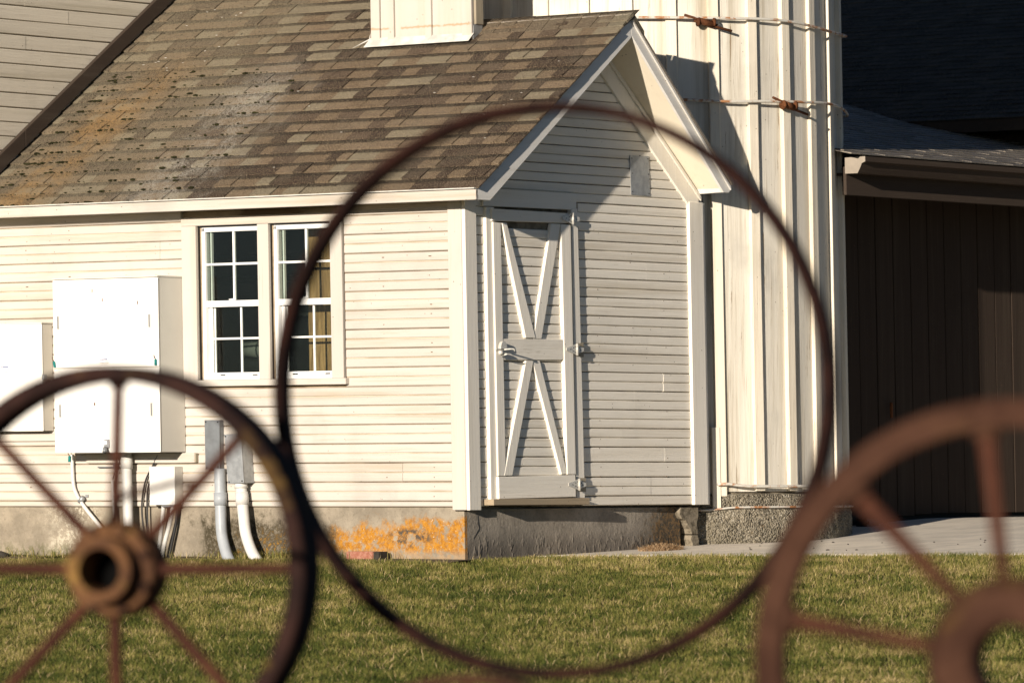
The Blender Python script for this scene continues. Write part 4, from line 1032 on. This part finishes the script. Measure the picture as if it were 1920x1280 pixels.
# a third of the blades stand in small tufts
k = rng.random(n) < .35; s[k] = np.round(s[k] / .11) * .11 + rng.normal(0, .022, k.sum()); l[k] = np.round(l[k] / .09) * .09 + rng.normal(0, .020, k.sum()) + .05 * np.sin(s[k] * 40)
px = CC.x + f0.x * s + r0.x * l; py = CC.y + f0.y * s + r0.y * l
edge = (rng.random(n) - .5) * .10
ok = np.where(py > px, px < -.36 + edge, True) & ~((px > -.02) & (py > -.02)) & ((s < PAD_S + edge * .35) | (l < .15)) & ((px < -.36 + edge) | (s < PAD_S + edge * .35) | (py < -.0))
px, py, s, l = px[ok], py[ok], s[ok], l[ok]; n = len(px)
patch = .22 * vnoise(l * 1.6, s * .5, 1) + .30 * vnoise(l * 4.5, s * 2.2, 2) + .28 * vnoise(l * 13, s * 6, 3) + .2 * vnoise(l * 30, s * 14, 4)
tint = np.clip((patch - .27) * 1.35 + rng.normal(0, .16, n) + .03 + np.clip((s - 37.0) * .05, 0, .16), 0, 1); dry = rng.random(n) < np.clip((patch - .42) * 1.0, .03, .4); tint[dry] = .72 + .28 * rng.random(dry.sum())
hgt = (.020 + .018 * rng.random(n)) * (.75 + .6 * vnoise(l * 3, s * 2.4, 5)); tall = rng.random(n) < .015; hgt[tall] *= 1.7
lean = rng.uniform(.25, 1.15, n); lean[dry] += .4; strand = rng.random(n) < .008; lean[strand] = 1.5; hgt[strand] = .075; tint[strand] = 1.
gr = blades('lawn_grass', px, py, gz_np(px, py) - .003, hgt, np.where(dry, .0032, .0040), rng.random(n) * 6.283, np.clip(lean, 0, 1.6), tint, mBlade)
tag(gr, 'short patchy lawn of green and straw coloured grass in front of the buildings', 'grass'); gr['kind'] = 'stuff'
# weeds along the wall
n = 2600; Yw = np.concatenate([rng.normal(1.62, .30, n // 2), rng.normal(3.5, .35, n // 4), rng.uniform(.6, 4.2, n - n // 2 - n // 4)]); ok = (Yw > .1) & (Yw < 4.25); Yw = Yw[ok]; n = len(Yw); Xw = -.02 - np.abs(rng.normal(0, .05, n))
wd = blades('wall_weeds', Xw, Yw, gz_np(Xw, Yw), .02 + .05 * rng.random(n) ** 2 * 1.6, np.full(n, .004), rng.random(n) * 6.283, rng.uniform(.2, 1.1, n), np.clip(rng.normal(.55, .25, n), 0, 1), mBlade)
tag(wd, 'thin dry weeds growing along the foot of the long foundation wall', 'weeds'); wd['kind'] = 'stuff'
# straw heap
n = 900; a = rng.random(n) * 6.283; rr = np.sqrt(rng.random(n)); Xw = 2.03 + rr * np.cos(a) * .24; Yw = -.16 + rr * np.sin(a) * .10
sh = blades('straw_heap', Xw, Yw, gz_np(Xw, Yw) + .005 + .050 * (1 - rr) * rng.random(n), rng.uniform(.03, .06, n), np.full(n, .004), rng.random(n) * 6.283, rng.uniform(.7, 1.25, n), rng.random(n), mStraw, .95)
tag(sh, 'little heap of dry straw on the concrete pad against the dark foundation', 'straw heap'); sh['kind'] = 'stuff'
# leaves and crumbs on the pad
parts = []
for i in range(26):
    s_ = random.uniform(41.5, 43.3); l_ = random.uniform(1.5, 3.9); p = CC + f0 * s_ + r0 * l_; r_ = random.choice((.004, .006, .010))
    parts.append(blob((p.x, p.y, gz(p.x, p.y) + .012), r_, r_ * 1.4, .004))
v, f = join(parts); dl = build('dead_leaves', v, f, mStone, None, kind='stuff', lean=False); tag(dl, 'scattered dark crumbs and leaf bits on the sunlit pad', 'leaves')

# ================================================================== WHEEL FENCE (foreground)
def wheel(name, label_, cx, cy, dist, R, axial, radial, turn, nsp=8, a0=90., hub=None, spoke_r=(.011, .009), mats=(rDark, rSpoke, rHub), group=None, gap=0., seg=96, center=None, roll=0.):
    """wheel whose centre is seen at photograph pixel (cx, cy) dist metres in front of the camera; turn = degrees its face is turned to the left"""
    if center is None:
        d = CF + CR * ((cx - 960) / FPX) - CU * ((cy - 640) / FPX); center = CC + d * dist
    t = math.radians(turn); nrm = (-f0 * math.cos(t) - r0 * math.sin(t)).normalized(); side = nrm.cross(up).normalized() * -1   # screen right
    rot = Matrix((side, up, nrm)).transposed()             # local x right, y up, z towards the viewer
    root = bpy.data.objects.new(name, None); COL.objects.link(root); root.empty_display_size = .2; tag(root, label_, 'wheel' if nsp else 'hoop', group)
    root.location = center; root.rotation_euler = rot.to_euler()
    def part(nm, v, f, mat, par=root, smooth=True, auto=False):
        me = bpy.data.meshes.new(nm); me.from_pydata([tuple(q) for q in v], [], f); me.materials.append(mat)
        bm = bmesh.new(); bm.from_mesh(me); bmesh.ops.recalc_face_normals(bm, faces=bm.faces)
        if smooth:
            for q in bm.faces: q.smooth = True
            for e in bm.edges:
                if len(e.link_faces) == 2 and e.calc_face_angle() > .6: e.smooth = False
        bm.to_mesh(me); bm.free()
        o = bpy.data.objects.new(nm, me); link(o, par); return o
    def lathe(prof, sg=seg, closed=True):
        v = []; f = []; m_ = len(prof)
        for i in range(sg):
            a = 2 * math.pi * i / sg
            for rr, zz in prof: v.append((rr * math.cos(a), rr * math.sin(a), zz))
        for i in range(sg):
            for k in range(m_ if closed else m_ - 1): f.append((i * m_ + k, ((i + 1) % sg) * m_ + k, ((i + 1) % sg) * m_ + (k + 1) % m_, i * m_ + (k + 1) % m_))
        return v, f
    b = min(.004, radial * .3); hx = axial / 2
    v, f = lathe([(R - radial, -hx + b), (R - radial + b, -hx), (R - b, -hx), (R, -hx + b), (R, hx - b), (R - b, hx), (R - radial + b, hx), (R - radial, hx - b)])
    part('rim', v, f, mats[0])
    if nsp:
        hr, hl, bore, nr, nl = hub          # body radius, half length, bore radius, nose radius, nose length
        prof = [(bore, -hl), (hr * .8, -hl), (hr, -hl * .6), (hr, hl * .55), (hr * .93, hl * .8)]
        prof += ([(nr + .004, hl * .82), (nr, hl + nl), (bore, hl + nl)] if nl else [(hr * .85, hl), (bore + .008, hl), (bore, hl - .006)])
        v, f = lathe(prof, 48); hb = part('hub', v, f, mats[2])
        if nl:
            v, f = lathe([(.0, -.002), (bore + .001, -.002), (bore + .001, .002), (.0, .002)], 24); part('bore_shade_disc', v, f, mBoreShade, hb)  # black disc stands in for the shade deep in the bore
        for k in range(nsp):
            a = math.radians(a0 + (k + .5) * 360 / nsp); q_ = Vector((math.cos(a) * hr * .86, math.sin(a) * hr * .86, hl * .8))
            v, f = tube([q_, q_ + Vector((0, 0, .016))], .0085, 6); part('hub_bolt', v, f, mats[0], hb, False)
        for k in range(nsp):
            a = math.radians(a0 + k * 360 / nsp + random.uniform(-1, 1)); d = Vector((math.cos(a), math.sin(a), 0))
            p0, p1 = d * (hr * .9), d * (R - radial + .003 - gap); p0.z = (-1) ** k * hl * .25
            v, f = tube([p0, p0.lerp(p1, .5), p1], [spoke_r[0], (spoke_r[0] + spoke_r[1]) / 2, spoke_r[1]], 10); part('spoke', v, f, mats[1])
            v, f = tube([d * (R - radial - .012), d * (R - radial + .002)], spoke_r[1] * 1.7, 10); part('spoke_boss', v, f, mats[0])
    return root
FG = 'rusty iron wheels standing in front of the lawn'
wheel('spoked_wheel', 'dark rusty eight spoked wheel with an ochre hub, at the lower left of the photo', 220, 1067, 12.1, .420, .125, .034, 15, 8, 90, (.100, .065, .046, .066, .050), spoke_r=(.014, .012), group=FG)
wheel('spoked_wheel', 'closest reddish spoked wheel with wide rim and open hub, at the lower right', 1903, 1238, 9.0, .401, .06, .045, 11, 10, 97.5, (.130, .085, .056, 0, 0), spoke_r=(.011, .015), mats=(rRed, rSpoke, rRed), group=FG)
wheel('iron_hoop', 'large thin rusty hoop without spokes framing the door in the middle of the photo', 1036, 731, 12.3, .603, .075, .022, 15, 0, mats=(rHoop,) * 3, seg=160)
GL = 'small rusty wheels carrying the fence from below'
def under(label_, cx, dist, R, top_z=None, mats=(rDark, rSpoke, rHub), grp=GL):
    p = CC + f0 * dist + r0 * ((cx - 960) / FPX * dist); g = gz(p.x, p.y)
    c = Vector((p.x, p.y, top_z - R if top_z is not None else g + R)); return wheel('small_wheel', label_, 0, 0, 0, R, .07, .02, 14, 6, 30, (.05, .05, .022, .035, .02), center=c, mats=mats, group=grp)
zA = CC.z - (1066 - 896) * 12.1 / FPX - .408; zR = CC.z - (1246 - 896) * 9.0 / FPX - .412
pA = CC + f0 * 12.1 + r0 * ((218 - 960) / FPX * 12.1)
under('small rusty wheel under the lower left spoked wheel', 215, 12.1, (zA - gz(pA.x, pA.y)) / 2)
pR = CC + f0 * 9.0 + r0 * ((1912 - 960) / FPX * 9.0); under('small rusty wheel under the closest reddish wheel', 1912, 9.0, (zR - gz(pR.x, pR.y)) / 2)
under('pale reddish wheel top under the left foot of the large hoop, at the bottom edge', 880, 12.0, .385, .567 - (1262 - 896) * 12.0 / FPX, mats=(rRed, rSpoke, rHub), grp=GL)
# bent rod lying across the left hub
d = lambda x, y, t: CC + (CF + CR * ((x - 960) / FPX) - CU * ((y - 640) / FPX)) * t
P = [d(205, 985, 11.9), d(225, 935, 11.7), d(290, 915, 11.2), d(345, 902, 10.9), d(358, 912, 10.8)]
v, f = tube(curve_pts(P, 5), .008, 8); o = build('bent_rod', v, f, rRed, None, smooth=True, lean=False); tag(o, 'bent reddish iron rod sticking out above the hub of the lower left wheel', 'rod')
